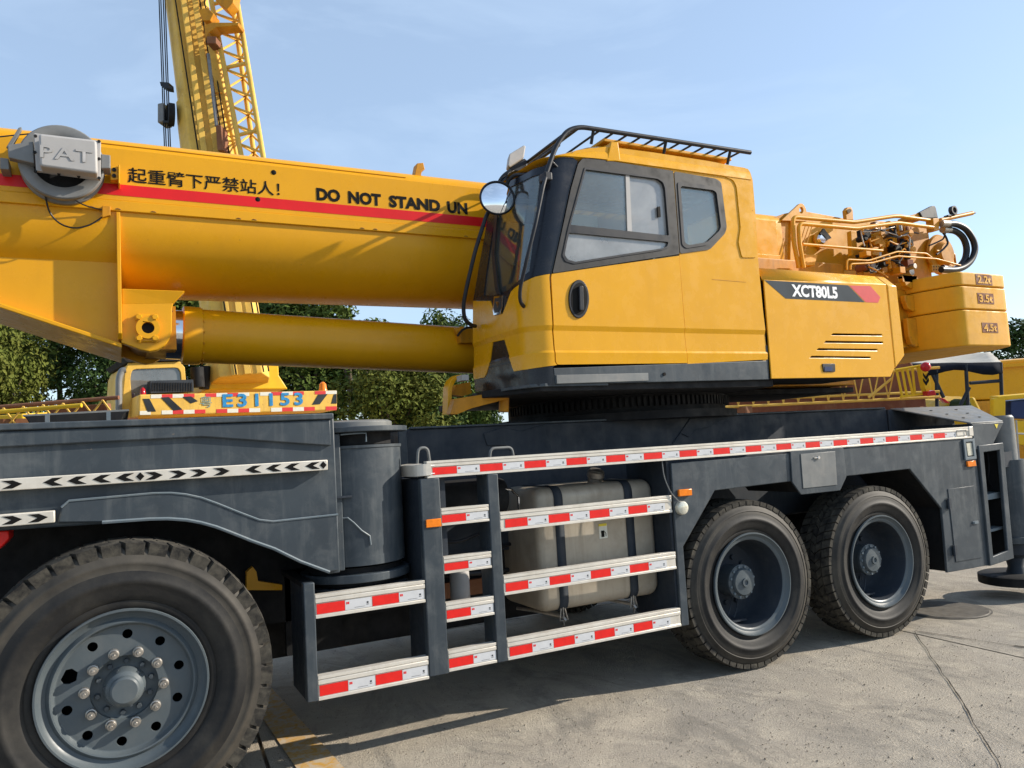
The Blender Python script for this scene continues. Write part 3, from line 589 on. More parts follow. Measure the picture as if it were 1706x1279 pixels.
b = MB(); b.prism(XZ([(997.2, 873), (1010.5, 871.3), (1010.8, 875.5), (997.5, 877)], ty0-.004), (0, .0015, 0)); pt(b, 'sticker_band', 'yellowsticker', tank, 0)
b = MB(); b.prism(XZ([(1001.5, 884), (1006.5, 883.5), (1007.3, 894), (1002.3, 894.8)], ty0-.004), (0, .0015, 0)); b.tube([UN(1007, 885, Y=ty0-.004), UN(1009.5, 888, Y=ty0-.004), UN(1009.8, 893, Y=ty0-.004)], .002, 4); pt(b, 'pump_symbol', 'ink', tank, 0)
# air tank, filter, exhaust clutter between the ladder and the frame
b = MB(); c_ = UN(838, 820, Y=.40); b.lathe([(0, 0), (.06, .005), (.11, .03), (.125, .07), (.125, .5), (0, .55)], (c_.x+.02, .40, c_.z-.02), (-1, 0, 0), 28); at_ = pt(b, 'air_tank', 'underside')
b = MB(); b.tube(rounded([UN(835, 814, Y=.3), UN(852, 815, Y=.3), UN(858, 822, Y=.3), UN(864, 826, Y=.3), UN(865, 848, Y=.3)], .05), .009, 8); pt(b, 'air_pipe', 'chrome', at_)
fcx = UN(766, 975, Y=.35); b = MB(); b.lathe([(0, .02), (.05, .02), (.062, .0), (.062, -.22), (.05, -.235), (.02, -.24), (.02, -.27), (0, -.27)], (fcx.x, .35, fcx.z+.12), (0, 0, 1), 24); pt(b, 'oil_filter', 'plastic')
b = MB(); b.tube(rounded([(1.75, .45, .88), (2.0, .42, .86), (2.3, .5, .84)], .1), .016, 8); b.tube(rounded([(1.7, .5, 1.10), (1.9, .42, 1.06), (2.2, .52, 1.12)], .1), .011, 8); b.tube(rounded([(1.7, .55, .98), (2.05, .5, .95), (2.35, .55, 1.0)], .1), .014, 8); pt(b, 'air_hose', 'hose')
b = MB(); b.box((1.72, .66, .68), (2.45, 1.3, .78)); pt(b, 'lower_plate', 'rust')
b = MB(); b.box((1.7, .7, .78), (3.3, .84, 1.0)); b.box((.4, .7, .75), (1.5, .84, 1.0)); pt(b, 'cross_beam', 'underside')
b = MB(); b.box((1.7, 2.25, .42), (3.3, 2.79, 1.48)); pt(b, 'far_side_light_blocker', 'slate', None, 0, .01)  # unseen box added to block light entering from the far side
b = MB(); b.box((-3.1, 2.25, .45), (-.75, 2.79, 1.3)); pt(b, 'far_side_light_blocker', 'slate', None, 0, .01)  # another unseen box added against light from the far side
b = MB(); b.box((-2.5, 1.0, .40), (3.2, 1.8, .62)); pt(b, 'underbody_light_blocker', 'underside', None, 0, .02)  # unseen block added under the frame to cut bounced light
# under-carrier yellow lift pieces behind the front wheel
b = MB(); b.prism([UN(a, c, Y=.5) for a, c in [(411, 953), (421, 944), (427, 952), (430, 968), (470, 974), (470, 983), (411, 983)]], (0, .05, 0)); pt(b, 'spring_bracket', 'boomyellow'); b = MB(); b.box((1.03, .56, .84), (1.08, .59, 1.02)); pt(b, 'spring_bracket', 'gearyellow')
# --- wheels (built about the origin: axle along Y, outer face towards -Y)
TR = 0.590
def tyre_mesh(front, TR=TR):
    b = MB(); k_ = (TR-.33)/(.59-.33); sc_ = lambda r: .33+(r-.33)*k_
    prof = [(.330, .05), (.345, .030), (.362, .018), (.378, .020), (.384, .012), (.40, .006), (.42, -.002), (.437, -.0065), (.441, -.010), (.456, -.011), (.460, -.0075), (.485, -.004), (.505, .002), (.509, -.001), (.521, .004), (.524, .009), (.54, .016), (.556, .026), (.566, .05), (.571, .09), (.573, .165), (.571, .24), (.566, .285), (.54, .316), (.50, .332), (.45, .338), (.40, .325), (.36, .30), (.33, .28)]
    b.lathe([(sc_(r), y) for r, y in prof], (0, 0, 0), (0, 1, 0), 96)
    me = b.mesh('tyre', 'rubber', 50)
    me.materials.append(M['tread']); me.materials.append(M['rubberdust'])
    for p in me.polygons:
        if math.hypot(p.center.x, p.center.z) > sc_(.482): p.material_index = 2
    t = MB(); N = 40 if front else 54
    def blk(a0, a1, y0, y1, r0, r1, skew=0.0, r0b=None):
        vs = []
        for (y, rr) in ((y0, r1 - .008), (y1, r1)):
            for r in (r0 if (y == y1 or r0b is None) else r0b, rr):
                for a in (a0, a1):
                    aa = a + skew*(y-y0); vs.append((r*math.cos(aa), y, r*math.sin(aa)))
        # order: y0:r0a0,r0a1,r1a0,r1a1 ; y1 ...
        t.add(vs, [(0, 1, 3, 2), (4, 6, 7, 5), (0, 2, 6, 4), (1, 5, 7, 3), (2, 3, 7, 6), (0, 4, 5, 1)])
    for k in range(N):
        a = 2*PI*k/N; d = 2*PI/N
        blk(a+.05*d, a+(.86 if front else .90)*d, .016, .085, sc_(.555), TR, .6, sc_(.538 if front else .552))
        blk(a+.6*d, a+1.4*d, .255, .320, sc_(.545), TR, .6)
        blk(a+.35*d, a+1.2*d, .097, .140, sc_(.560), TR, 1.4)
        blk(a+.05*d, a+.9*d, .150, .190, sc_(.560), TR, -1.4)
        blk(a+.35*d, a+1.2*d, .200, .244, sc_(.560), TR, 1.4)
    t2 = t.mesh('tread', 'tread', 0)
    bm = bmesh.new(); bm.from_mesh(me); nf = len(bm.faces); bm.from_mesh(t2); bm.faces.ensure_lookup_table()
    for i in range(nf, len(bm.faces)): bm.faces[i].material_index = 1; bm.faces[i].smooth = False
    bm.to_mesh(me); bm.free(); bpy.data.meshes.remove(t2)
    return me
TF = .66
tyre_me = tyre_mesh(False); tyre_front = tyre_mesh(True, TF)
# front style rim: nearly flush disc with holes
fr_ = MB()
fr_.lathe([(.318, .06), (.330, .045), (.350, .020), (.3585, .004), (.356, -.006), (.348, -.006), (.342, .010), (.325, .030), (.312, .034), (.304, .024), (.296, .016), (.290, .018), (.288, .03), (.278, .045), (.270, .047)], (0, 0, 0), (0, 1, 0), 80)
circ = lambda cx, cz, r, n=18, ph=0: [V((cx+r*math.cos(2*PI*k/n+ph), .046, cz+r*math.sin(2*PI*k/n+ph))) for k in range(n)]
holes = [circ(.237*math.cos(2*PI*k/10+.25), .237*math.sin(2*PI*k/10+.25), .0215) for k in range(10)]
big = 2*PI*4/10+.25
holes[4] = [V((.237*math.cos(big)+x, .046, .237*math.sin(big)+z)) for x, z in ((-.034, -.012), (-.012, .03), (.012, .032), (.034, .012), (.028, -.024), (.0, -.034), (-.022, -.03))]
fr_.holed([circ(0, 0, .274, 64)] + holes + [circ(0, 0, .142, 40)], (0, .012, 0))
fr_.lathe([(.142, .046), (.140, .066), (.128, .074), (.085, .074)], (0, 0, 0), (0, 1, 0), 48)
frim = fr_.mesh('rim', 'rimslate', 40)
b = MB(); b.lathe([(0, -.030), (.052, -.030), (.060, -.024), (.064, -.006), (.078, .008), (.086, .04), (.09, .074)], (0, 0, 0), (0, 1, 0), 40); fhub = b.mesh('hub_cap', 'rimslate', 22)
b = MB(); b.lathe([(.006, -.012), (.0085, -.008), (.0085, -.002), (.0165, -.002), (.019, .002), (.019, .022), (.023, .024), (.023, .038), (.023, .046)], (0, 0, 0), (0, 1, 0), 12); b.disc((0, -.012, 0), (0, 1, 0), .006, 8); nut_me = b.mesh('lug_nut', 'steel', 40)
b = MB(); b.lathe([(0, .052), (.0105, .052), (.0125, .056), (.0125, .074)], (0, 0, 0), (0, 1, 0), 6); hbolt = b.mesh('hub_bolt', 'slate', 30)
b = MB(); b.lathe([(0, .0), (.007, .0), (.007, .02)], (0, 0, 0), (0, 1, 0), 6); sbolt = b.mesh('cap_bolt', 'slate', 30)
b = MB(); b.lathe([(.30, .05), (.30, .28), (.0, .28)], (0, 0, 0), (0, 1, 0), 40); drum_me = b.mesh('rim_barrel', 'underside', 40)
# rear style rim: deep dish with a drum and hub
rr_ = MB(); rr_.lathe([(.330, .05), (.350, .022), (.3585, .004), (.355, -.006), (.348, -.006), (.342, .006), (.328, .018), (.318, .018), (.306, .028)], (0, 0, 0), (0, 1, 0), 80); rrim = rr_.mesh('rim', 'rimslate', 40)
b = MB(); b.lathe([(.306, .028), (.300, .05), (.297, .12), (.285, .16), (.283, .22), (.255, .252), (.10, .255)], (0, 0, 0), (0, 1, 0), 64); rbar = b.mesh('rim_barrel', 'slatedark', 40)  # dish interior given the darker paint to carry its shade
b = MB(); b.lathe([(.112, .255), (.112, .145), (.122, .140), (.122, .118), (.115, .116), (.098, .112), (.094, .092), (.088, .085), (.032, .080), (.030, .070), (.018, .070), (.016, .078), (0, .078)], (0, 0, 0), (0, 1, 0), 44); rhub = b.mesh('hub', 'rimslate', 40)
b = MB(); b.lathe([(0, .104), (.0095, .104), (.011, .108), (.011, .125)], (0, 0, 0), (0, 1, 0), 6); rbolt = b.mesh('hub_bolt', 'slatelight', 30)
b = MB(); b.lathe([(0, .0), (.016, .0), (.019, .005), (.019, .02)], (0, 0, 0), (0, 1, 0), 12); rnut = b.mesh('lug_nut', 'slatedark', 30)
b = MB(); b.tube(rounded([(-.03, .20, -.12), (-.08, .17, -.19), (-.12, .16, -.23)], .03), .005, 6); b.tube(rounded([(.03, .20, -.12), (-.02, .17, -.20), (-.06, .16, -.25)], .03), .005, 6); b.box((-.16, .12, -.275), (.02, .16, -.262)); rpipe = b.mesh('inflation_pipe', 'slatedark', 40)
def rot(a): return Matrix.Rotation(a, 4, 'Y')
def wheel(x, y, front, spin, far=False, full=True, label=None):
    mw = Matrix.Translation(V((x, y, TF if front else TR))) @ (Matrix.Rotation(PI, 4, 'Z') if far else Matrix.Identity(4)) @ rot(spin)
    w = link('wheel', frim if front else rrim, truck, mw)
    if label: w['label'] = label
    link('tyre', tyre_front if front else tyre_me, w, mw)
    if front:
        link('rim_barrel', drum_me, w, mw)
    if front:
        link('hub_cap', fhub, w, mw)
        if full:
            for k in range(10):
                link('lug_nut', nut_me, w, mw @ rot(2*PI*k/10+.05) @ Matrix.Translation(V((.162, 0, 0))))
                link('hub_bolt', hbolt, w, mw @ rot(2*PI*k/10+.4) @ Matrix.Translation(V((.113, 0, 0))))
            for k in range(6): link('cap_bolt', sbolt, w, mw @ rot(2*PI*k/6+.2) @ Matrix.Translation(V((.082, .018, 0))))
    else:
        link('hub', rhub, w, mw); link('rim_barrel', rbar, w, mw)
        if full:
            for k in range(12): link('hub_bolt', rbolt, w, mw @ rot(2*PI*k/12) @ Matrix.Translation(V((.108, 0, 0))))
            for k in range(10): link('lug_nut', rnut, w, mw @ rot(2*PI*k/10+.3) @ Matrix.Translation(V((.165, .235, 0))))
            link('inflation_pipe', rpipe, w, mw @ rot(-spin))
    return w
wheel(0.012, -0.17, True, 0.0, label='front wheel with a flush vented disc and ten bright lug nuts')
wheel(3.985, 0.020, False, 0.3, label='first rear wheel with a deep dished rim')
wheel(5.345, 0.020, False, 1.1, label='last rear wheel with a deep dished rim')
for x, f_ in ((.015, True), (3.985, False), (5.345, False)): wheel(x, 2.78, f_, .7, True, False)
b = MB()
for x in (.015, 3.985, 5.345):
    b2 = MB(); b2.cyl((x, .28, TR), (x, 2.52, TR), .10, 16); b2.ball((x, 1.4, TR), .24, 16, 10); pt(b2, 'axle', 'underside')
# brake chambers and leaf springs behind the rear wheels
for x in (4.65, 3.4):
    b = MB(); b.cyl((x, .45, .82), (x, .7, .82), .10, 18); pt(b, 'brake_chamber', 'underside')
b = MB()
for k in range(5): b.box((4.05+.08*k, .62, .70+.022*k), (5.3-.08*k, .71, .72+.022*k))
pt(b, 'leaf_spring', 'underside')
# ------------------------------------------------------------------ superstructure: boom
by, bh, zt_ = 1.0, 0.42, 3.71
bcx = by+bh
def boom_sec(x):
    L = []
    for k in range(25):                    # round belly
        a = PI + PI*k/24; L.append(V((x, bcx+bh*math.cos(a), 3.20+bh*math.sin(a))))
    L += [V((x, by+2*bh, 3.60))]
    for k in range(6):
        a = .5*PI*k/5; L.append(V((x, by+2*bh-.11+.11*math.cos(a), zt_-.11+.11*math.sin(a))))
    for k in range(6):
        a = .5*PI+.5*PI*k/5; L.append(V((x, by+.11+.11*math.cos(a), zt_-.11+.11*math.sin(a))))
    L += [V((x, by, 3.60))]
    return L
boom = pt(loft([boom_sec(-4.6), boom_sec(1.2), boom_sec(4.0), boom_sec(5.62)]), 'boom', 'boomyellow', None, 30)
b = MB(); b.box((-4.6, by-.020, 3.226), (5.55, by+.01, 3.292)); pt(b, 'boom_flange', 'boomyellow', boom, bevel=.004)
b = MB(); b.box((-4.6, by-.009, 3.293), (5.55, by+.01, 3.625)); pt(b, 'boom_side_plate', 'boomyellow', boom, bevel=.004)
fy = by-.0095
zr1, zr0 = UN(200, 307, Y=fy).z, UN(200, 325.5, Y=fy).z
b = MB(); b.box((-4.6, fy-.0015, zr0), (4.2, fy+.004, zr1)); pt(b, 'red_stripe', 'stripe', boom, 0)
p0, p1 = UN(213, 303, Y=fy), UN(461, 303, Y=fy)
text('起重臂下严禁站人！', 'warning_lettering', 'ink', boom, (p0.x, fy, UN(215, 304, Y=fy).z), (1, 0, 0), (0, 0, 1), UN(466, 320, Y=fy).x-p0.x, .098, .002, 0.012)
for wd, xa_, xb_, yb_ in (('DO', 527.5, 567, 333.5), ('NOT', 580.5, 635, 338.5), ('STAND', 648.5, 733.5, 345), ('UN', 745.5, 779, 354.5)):
    p0, p1 = UN(xa_, yb_, Y=fy), UN(xb_, yb_, Y=fy)
    text(wd, 'warning_lettering', 'ink', boom, (p0.x, fy, p0.z), (1, 0, 0), (0, 0, 1), p1.x-p0.x, UN(590, 318.5, Y=fy).z-UN(590, 339.2, Y=fy).z, .002, 0.05)
for a, c in ((456, 287), (429.5, 332)):
    p = UN(a, c, Y=fy); b = MB(); b.lathe([(0, -.003), (.014, -.003), (.017, -.001), (.017, .004)], (p.x, fy, p.z), (0, 1, 0), 18); pt(b, 'dark_hole_disc', 'ink', boom)  # flat black disc paints the dark of a hole
bm_ = MB(); bm_.tube([(-.014, 0, 0), (-.004, -.003, .003), (.006, -.003, .001), (.014, 0, -.002)], .0025, 5); wb = bm_.mesh('tack_mark', 'rust', 0)
for px in (153, 197, 398, 424, 604, 626, 777, 256): 
    q_ = UN(px, 352+(px-185)*.0855, Y=by-.022); link('tack_mark', wb, boom, Matrix.Translation(V((q_.x, by-.02, 3.236))))
b = MB(); kx = UN(697, 290, Y=1.06).x; b.prism([V((kx-.03, 1.06, 3.69)), V((kx-.005, 1.06, 3.79)), V((kx+.045, 1.06, 3.80)), V((kx+.055, 1.06, 3.75)), V((kx+.03, 1.06, 3.735)), V((kx+.02, 1.06, 3.69))], (0, .08, 0)); pt(b, 'hook_lug', 'gearyellow', boom, bevel=.004)
b = MB(); b.tube([(-.1, 1.012, 3.655), (1.2, 1.01, 3.652), (1.9, 1.01, 3.651)], .003, 5); b.tube([(1.95, 1.006, 3.60), (2.3, 1.006, 3.598)], .003, 5); pt(b, 'weld_seam', 'gearyellow', boom)
# derrick bracket
lo = [UN(0, 507, Y=1.1), UN(196, 572, Y=1.1)]; sl_ = (lo[1].z-lo[0].z)/(lo[1].x-lo[0].x)
zl = lambda x: lo[0].z+sl_*(x-lo[0].x)
b = MB(); b.prism([V((.02, 1.1, 3.1)), V((.02, 1.1, zl(.02))), V((-1.5, 1.1, zl(-1.5))), V((-2.4, 1.1, 3.1))], (0, .64, 0)); br = pt(b, 'derrick_bracket', 'boomyellow', boom, 0)
b = MB(); A = [V((.03, 1.035, zl(.03))), V((-1.6, 1.035, zl(-1.6))), V((-1.6, 1.035, zl(-1.6)-.028)), V((.03, 1.035, zl(.03)-.028))]; b.prism(A, (0, .77, 0)); pt(b, 'bracket_flange', 'boomyellow', boom, 0, .005)
b = MB(); b.prism([V((.012, .985, 3.222)), V((.012, .985, 2.47)), V((.012, 1.02, 2.44)), V((.012, 1.82, 2.44)), V((.012, 1.855, 2.47)), V((.012, 1.855, 3.222))], (.022, 0, 0)); pt(b, 'gusset', 'boomyellow', boom, 0, .003)
g2 = lambda a, c, y=1.03: UN(a/3.41, 350+c/3.41, Y=y)
lug = [g2(*p) for p in [(690, 458), (1052, 462), (1015, 492), (985, 525), (977, 560), (976, 690), (962, 735), (935, 772), (895, 795), (850, 802), (800, 792), (690, 752)]]
b = MB(); b.prism(lug, (0, .07, 0)); pt(b, 'pin_lug', 'boomyellow', boom, 0, .005)
b = MB(); b.prism([p+V((0, .63, 0)) for p in lug], (0, .07, 0)); pt(b, 'pin_lug', 'boomyellow', boom, 0, .005)
b = MB(); b.prism([g2(692, 445, 1.01), g2(1050, 458, 1.01), g2(985, 530, 1.03), g2(692, 535, 1.03)], (0, .05, 0)); pt(b, 'lug_doubler', 'boomyellow', boom, 0, .004)
pc_ = g2(840, 672); pz = pc_.z; px_ = pc_.x
circ2 = lambda x, z, y, r, n=28: [V((x+r*math.cos(2*PI*k/n), y, z+r*math.sin(2*PI*k/n))) for k in range(n)]
b = MB(); b.holed([circ2(px_, pz, .995, .068), circ2(px_, pz, .995, .036)], (0, .034, 0)); boss = pt(b, 'pin_boss', 'boomyellow', boom, 35, .004)
b = MB(); b.disc((px_, 1.028, pz), (0, 1, 0), .037, 24); pt(b, 'pin_bore', 'underside', boom)
for s in (1, -1):
    b = MB(); b.box((px_-.062, 1.012, pz+s*.066-.02), (px_+.052, 1.0295, pz+s*.066+.02)); pt(b, 'pin_keeper', 'boomyellow', boom, 0, .006)
    for t in (-1, 1):
        b = MB(); b.lathe([(0, -.02), (.016, -.02), (.019, -.014), (.019, .0), (.026, .001), (.026, .006)], (px_-.005+t*.045, 1.006, pz+s*.066), (0, 1, 0), 6); pt(b, 'keeper_bolt', 'boomyellow', boom, 30)
# derrick cylinder
ca = V((px_, 1.4, UN(245, 545, Y=1.1).z+.012)); cd = V((1, 0, -.0444)).normalized()
at = lambda x: ca+cd*((x-ca.x)/cd.x)
czf = 2.52 - at(.578).z; ca.z += czf
b = MB(); b.lathe([(.02, .62), (.187, .62), (.187, .60)] if False else [(.0, .0), (.183, .0), (.183, 2.6), (0, 2.6)], at(.512), cd, 56); cyl_ = pt(b, 'derrick_cylinder', 'boomyellow', None, 40)
b = MB(); b.lathe([(.12, 0), (.180, .0), (.196, .008), (.196, .110), (.190, .122), (.176, .122)], at(.392), cd, 56); pt(b, 'cylinder_gland', 'boomyellow', cyl_, 40)
bm_ = MB(); bm_.lathe([(0, -.008), (.008, -.008), (.008, .0)], (0, 0, 0), (1, 0, 0), 6); gb_ = bm_.mesh('gland_bolt', 'gearyellow', 0)
for k in range(16):
    a = 2*PI*k/16; q_ = at(.522)+V((0, .187*math.cos(a), .187*math.sin(a))); link('gland_bolt', gb_, cyl_, Matrix.Translation(q_))
b = MB(); b.cyl(at(.30), at(.44), .165, 40); pt(b, 'cylinder_rod', 'chrome', cyl_, 40)
b = MB(); b.cyl((px_, 1.12, at(px_).z), (px_, 1.64, at(px_).z), .125, 32); b.box((px_, 1.15, at(.2).z-.14), (.345, 1.65, at(.2).z+.14)); pt(b, 'rod_eye', 'gearyellow', cyl_, 40)
q_ = UN(773, 562, Y=1.2); b = MB(); b.box((q_.x-.05, 1.15, q_.z-.05), (q_.x+.10, 1.3, q_.z+.06)); b.cyl((q_.x-.07, 1.2, q_.z+.04), (q_.x, 1.2, q_.z+.06), .03, 10); pt(b, 'cylinder_port', 'gearyellow', cyl_, 40, .006)
b = MB(); b.tube(rounded([UN(793, 546, Y=1.1), UN(778, 545, Y=1.1), UN(768, 551, Y=1.12), UN(762, 560, Y=1.14)], .05), .009, 6); pt(b, 'cylinder_hose', 'hose', cyl_)
# length sensor reel
rc = UN(103, 270, Y=.86)
b = MB(); b.lathe([(0, .05), (.148, .05), (.15, .0), (.176, -.012), (.214, -.012), (.221, -.004), (.221, .03), (.20, .045), (.20, .075), (.221, .09), (.221, .115), (0, .12)], (rc.x, .86, rc.z), (0, 1, 0), 56); reel = pt(b, 'cable_reel', 'plasticdark', boom, 40, label='grey cable reel with a square cover box')
b = MB(); b.lathe([(0, .046), (.145, .047)], (rc.x, .86, rc.z), (0, 1, 0), 40); pt(b, 'reel_core', 'underside', reel)
def pxq(pts, y): return [UN(a, c, Y=y) for a, c in pts]
bx_ = roundloop(pxq([(64, 222), (161, 233), (163, 289), (66, 276)], .70), .018)
b = MB(); b.prism(bx_, (0, .10, 0)); pt(b, 'reel_box', 'plastic', reel, 40, .012, 3)
b = MB(); b.prism(pxq([(56, 221), (168, 234), (167.5, 299), (60, 284)], .79), (0, .03, 0)); pt(b, 'box_back_plate', 'plastic', reel, 0, .004)
for a, c in ((59, 226), (58, 253), (59, 285), (98, 289), (131, 293), (165, 235), (165, 264), (165, 296)):
    q_ = UN(a, c, Y=.785); b = MB(); b.cyl(q_, q_+V((0, .01, 0)), .009, 8); pt(b, 'box_screw', 'underside', reel)
o_ = UN(67, 263, Y=.70); e_ = UN(154, 273, Y=.70)
text('PAT', 'embossed_lettering', 'plastic', reel, (o_.x, .70, UN(70, 262, Y=.70).z), (1, 0, -.02), (0, 0, 1), e_.x-o_.x, .072, .004, 0.01, spacing=1.1)
def outline_text():
    c = bpy.data.curves.new('embossed_outline', 'FONT'); c.body = 'PAT'; c.fill_mode = 'NONE' if False else 'BOTH'; c.bevel_depth = 0.012; c.bevel_resolution = 0; c.fill_mode = 'NONE'; c.resolution_u = 2; c.space_character = 1.1; c.offset = .01
    t = bpy.data.objects.new('tmp', c); COL.objects.link(t); bpy.context.view_layer.update()
    me = bpy.data.meshes.new_from_object(t.evaluated_get(bpy.context.evaluated_depsgraph_get())); bpy.data.objects.remove(t)
    xs = [v.co.x for v in me.vertices]; ys = [v.co.y for v in me.vertices]; zs_ = [v.co.z for v in me.vertices]
    w_ = e_.x-o_.x
    for v in me.vertices:
        u, q, d = (v.co.x-min(xs))/(max(xs)-min(xs)), (v.co.y-min(ys))/(max(ys)-min(ys)), v.co.z
        v.co = V((o_.x+u*w_, .6985+d*.08, UN(70, 262, Y=.70).z + q*.072 - u*w_*.02))
    me.materials.clear(); me.materials.append(M['plasticdark']); return me
try: link('embossed_outline', outline_text(), reel)
except Exception as ex: print('outline', ex)
b = MB(); b.prism(pxq([(12, 241), (55, 235), (57, 272), (14, 262)], .80), (0, .06, 0)); pt(b, 'reel_arm', 'plasticdark', reel, 0, .005)
b = MB(); b.prism(pxq([(168, 256), (184, 258), (184, 280), (168, 280)], .80), (0, .12, 0)); pt(b, 'reel_arm', 'plasticdark', reel, 0, .005)
b = MB(); b.prism(pxq([(184, 276), (197, 277), (197, 299), (184, 299)], .90), (0, .07, 0)); b.prism(pxq([(197, 274), (200, 274), (200, 305), (197, 305)], .88), (0, .11, 0)); ba_ = pt(b, 'reel_bracket', 'boomyellow', reel, 0, .003)
b = MB(); b.prism(pxq([(0, 262), (14, 264), (15, 282), (0, 281)], .86), (0, .13, 0)); pt(b, 'reel_bracket', 'plasticdark', reel, 0, .003)
for a, c in ((190, 282), (190, 292), (4, 267), (5, 275)):
    q_ = UN(a, c, Y=.89); b = MB(); b.cyl(q_, q_+V((0, .02, 0)), .012, 8); pt(b, 'bracket_bolt', 'underside', reel)
b = MB(); b.prism(pxq([(10, 245), (31, 212), (36, 211), (35, 217), (20, 243)], .86), (0, .03, 0)); pt(b, 'guide_arm', 'plasticdark', reel, 0, .003)
b = MB(); b.tube([UN(-80, 235, Y=.88), UN(0, 227.5, Y=.88), UN(50, 222.5, Y=.88), UN(75, 215, Y=.9)], .004, 6); b.tube(rounded([UN(74, 307, Y=.9), UN(75, 325, Y=.93), UN(82, 355, Y=.96), UN(100, 374, Y=.97), UN(125, 381, Y=.97), UN(150, 375, Y=.97), UN(167, 364, Y=.97), UN(182, 353, Y=.97)], .06), .005, 6); b.tube(rounded([UN(107, 317, Y=.9), UN(120, 330, Y=.93), UN(140, 342, Y=.95), UN(160, 347, Y=.97), UN(182, 352, Y=.97)], .06), .004, 6); pt(b, 'reel_cable', 'hose', boom)
b = MB(); b.prism(pxq([(170, 342), (184, 343), (184, 358), (170, 362)], .955), (0, .03, 0)); pt(b, 'cable_clip', 'gearyellow', boom, 0, .003)

# ------------------------------------------------------------------ operator cab
y0, Xc, cr_, Yin = .04, 2.48, .17, .90
La = cr_*PI/2; s_end = Xc-La-(Yin-y0-cr_)
ZC = UN(922, 543.7, Y=y0).z
def cab_n(s):
    if s >= Xc: return V((0, -1, 0))
    a = min((Xc-s)/cr_, PI/2); return V((-math.sin(a), -math.cos(a), 0))
def cab_inset(z):
    k = [(2.0, .012), (2.165, .010), (2.235, .004), (2.25, .011), (ZC-.025, .011), (ZC+.008, 0.0), (9, 0)]
    for (a, p), (c, q) in zip(k, k[1:]):
        if a <= z <= c: return p+(q-p)*(z-a)/(c-a)
    return 0
def cab_pt(s, z, off=0.0):
    if s >= Xc: p = V((s, y0, z))
    else:
        t = Xc-s
        if t < La: a = t/cr_; p = V((Xc-cr_*math.sin(a), y0+cr_-cr_*math.cos(a), z))
        else: u = (t-La)/(Yin-y0-cr_); p = V((Xc-cr_-.018*math.sin(PI*min(1, u)*.9), y0+cr_+t-La, z))
    w_ = 1.0 if s <= Xc else max(0, 1-(s-Xc)/.6)
    p.x += max(0, z-2.72)*.235*w_
    return p + cab_n(s)*(off-cab_inset(z))
def cabpix(px, py, off=0.0):               # pixel -> (unrolled length, height) on the cab skin
    best = None
    for s0 in (UN(px, py, Y=y0).x, Xc-.2, Xc-.5, Xc-.8):
        s, z = s0, UN(px, py, Y=.2).z
        for _ in range(25):
            f0 = PJ(cab_pt(s, z, off)); e = (px-f0[0], py-f0[1])
            if abs(e[0])+abs(e[1]) < .02: break
            h = 1e-3; fs = PJ(cab_pt(s+h, z, off)); fz = PJ(cab_pt(s, z+h, off))
            a, b_, c, d = (fs[0]-f0[0])/h, (fz[0]-f0[0])/h, (fs[1]-f0[1])/h, (fz[1]-f0[1])/h
            D = a*d-b_*c
            if abs(D) < 1e-6: break
            s += max(-.2, min(.2, (e[0]*d-b_*e[1])/D)); z += max(-.3, min(.3, (a*e[1]-c*e[0])/D))
            s = max(s_end-.02, min(5, s))
        f0 = PJ(cab_pt(s, z, off)); er = abs(px-f0[0])+abs(py-f0[1])
        if best is None or er < best[0]-.3: best = (er, s, z)
    return V((best[1], best[2], 0))
CP = lambda pts: [cabpix(a, c) for a, c in pts]
def cab_panel(name, loops, mat, parent=None, off=0.0, thick=.012, smooth=7.5, raw=False, round_=0.0, bevel=0.0):
    L = [q if raw else CP(q) for q in loops]
    if round_: L = [roundloop(q, round_) for q in L]
    bm = bmesh.new(); vs = [bm.verts.new(p) for q in L for p in q]
    for t in tessellate_polygon(L):
        try: bm.faces.new([vs[i] for i in t])
        except ValueError: pass
    for sc in [Xc+.6, Xc+.3, Xc] + [Xc-La*k/15 for k in range(1, 16)] + [Xc-La-(Yin-y0-cr_)*k/6 for k in range(1, 6)]:
        bmesh.ops.bisect_plane(bm, geom=bm.verts[:]+bm.edges[:]+bm.faces[:], plane_co=(sc, 0, 0), plane_no=(1, 0, 0))
    for zc in (2.165, 2.235, 2.25, ZC-.025, ZC+.008, 2.72):
        bmesh.ops.bisect_plane(bm, geom=bm.verts[:]+bm.edges[:]+bm.faces[:], plane_co=(0, zc, 0), plane_no=(0, 1, 0))
    ss = {v: v.co.x for v in bm.verts}
    for v in bm.verts: v.co = cab_pt(v.co.x, v.co.y, off)
    bmesh.ops.recalc_face_normals(bm, faces=bm.faces); bm.normal_update()
    if sum(f.normal.dot(cab_n(ss[f.verts[0]]))*f.calc_area() for f in bm.faces) < 0: bmesh.ops.reverse_faces(bm, faces=bm.faces)
    bmesh.ops.dissolve_limit(bm, angle_limit=math.radians(.4), verts=bm.verts[:], edges=bm.edges[:])
    fr = bm.faces[:]; nv = {v: bm.verts.new(v.co - cab_n(ss.get(v, 5.0))*thick) for v in bm.verts[:]}
    for e in [e for e in bm.edges if len(e.link_faces) == 1]:
        f = e.link_faces[0]; vs_ = [l_.vert for l_ in f.loops]; i = vs_.index(e.verts[0]); x, y = (e.verts[0], e.verts[1]) if vs_[(i+1) % len(vs_)] == e.verts[1] else (e.verts[1], e.verts[0])
        try: bm.faces.new((y, x, nv[x], nv[y]))
        except ValueError: pass
    for f in fr: bm.faces.new([nv[v] for v in reversed(f.verts[:])])
    me = bpy.data.meshes.new(name); bm.to_mesh(me); bm.free(); me.materials.append(M[mat]); me.shade_smooth(); me.set_sharp_from_angle(angle=math.radians(smooth))
    return link(name, me, parent)
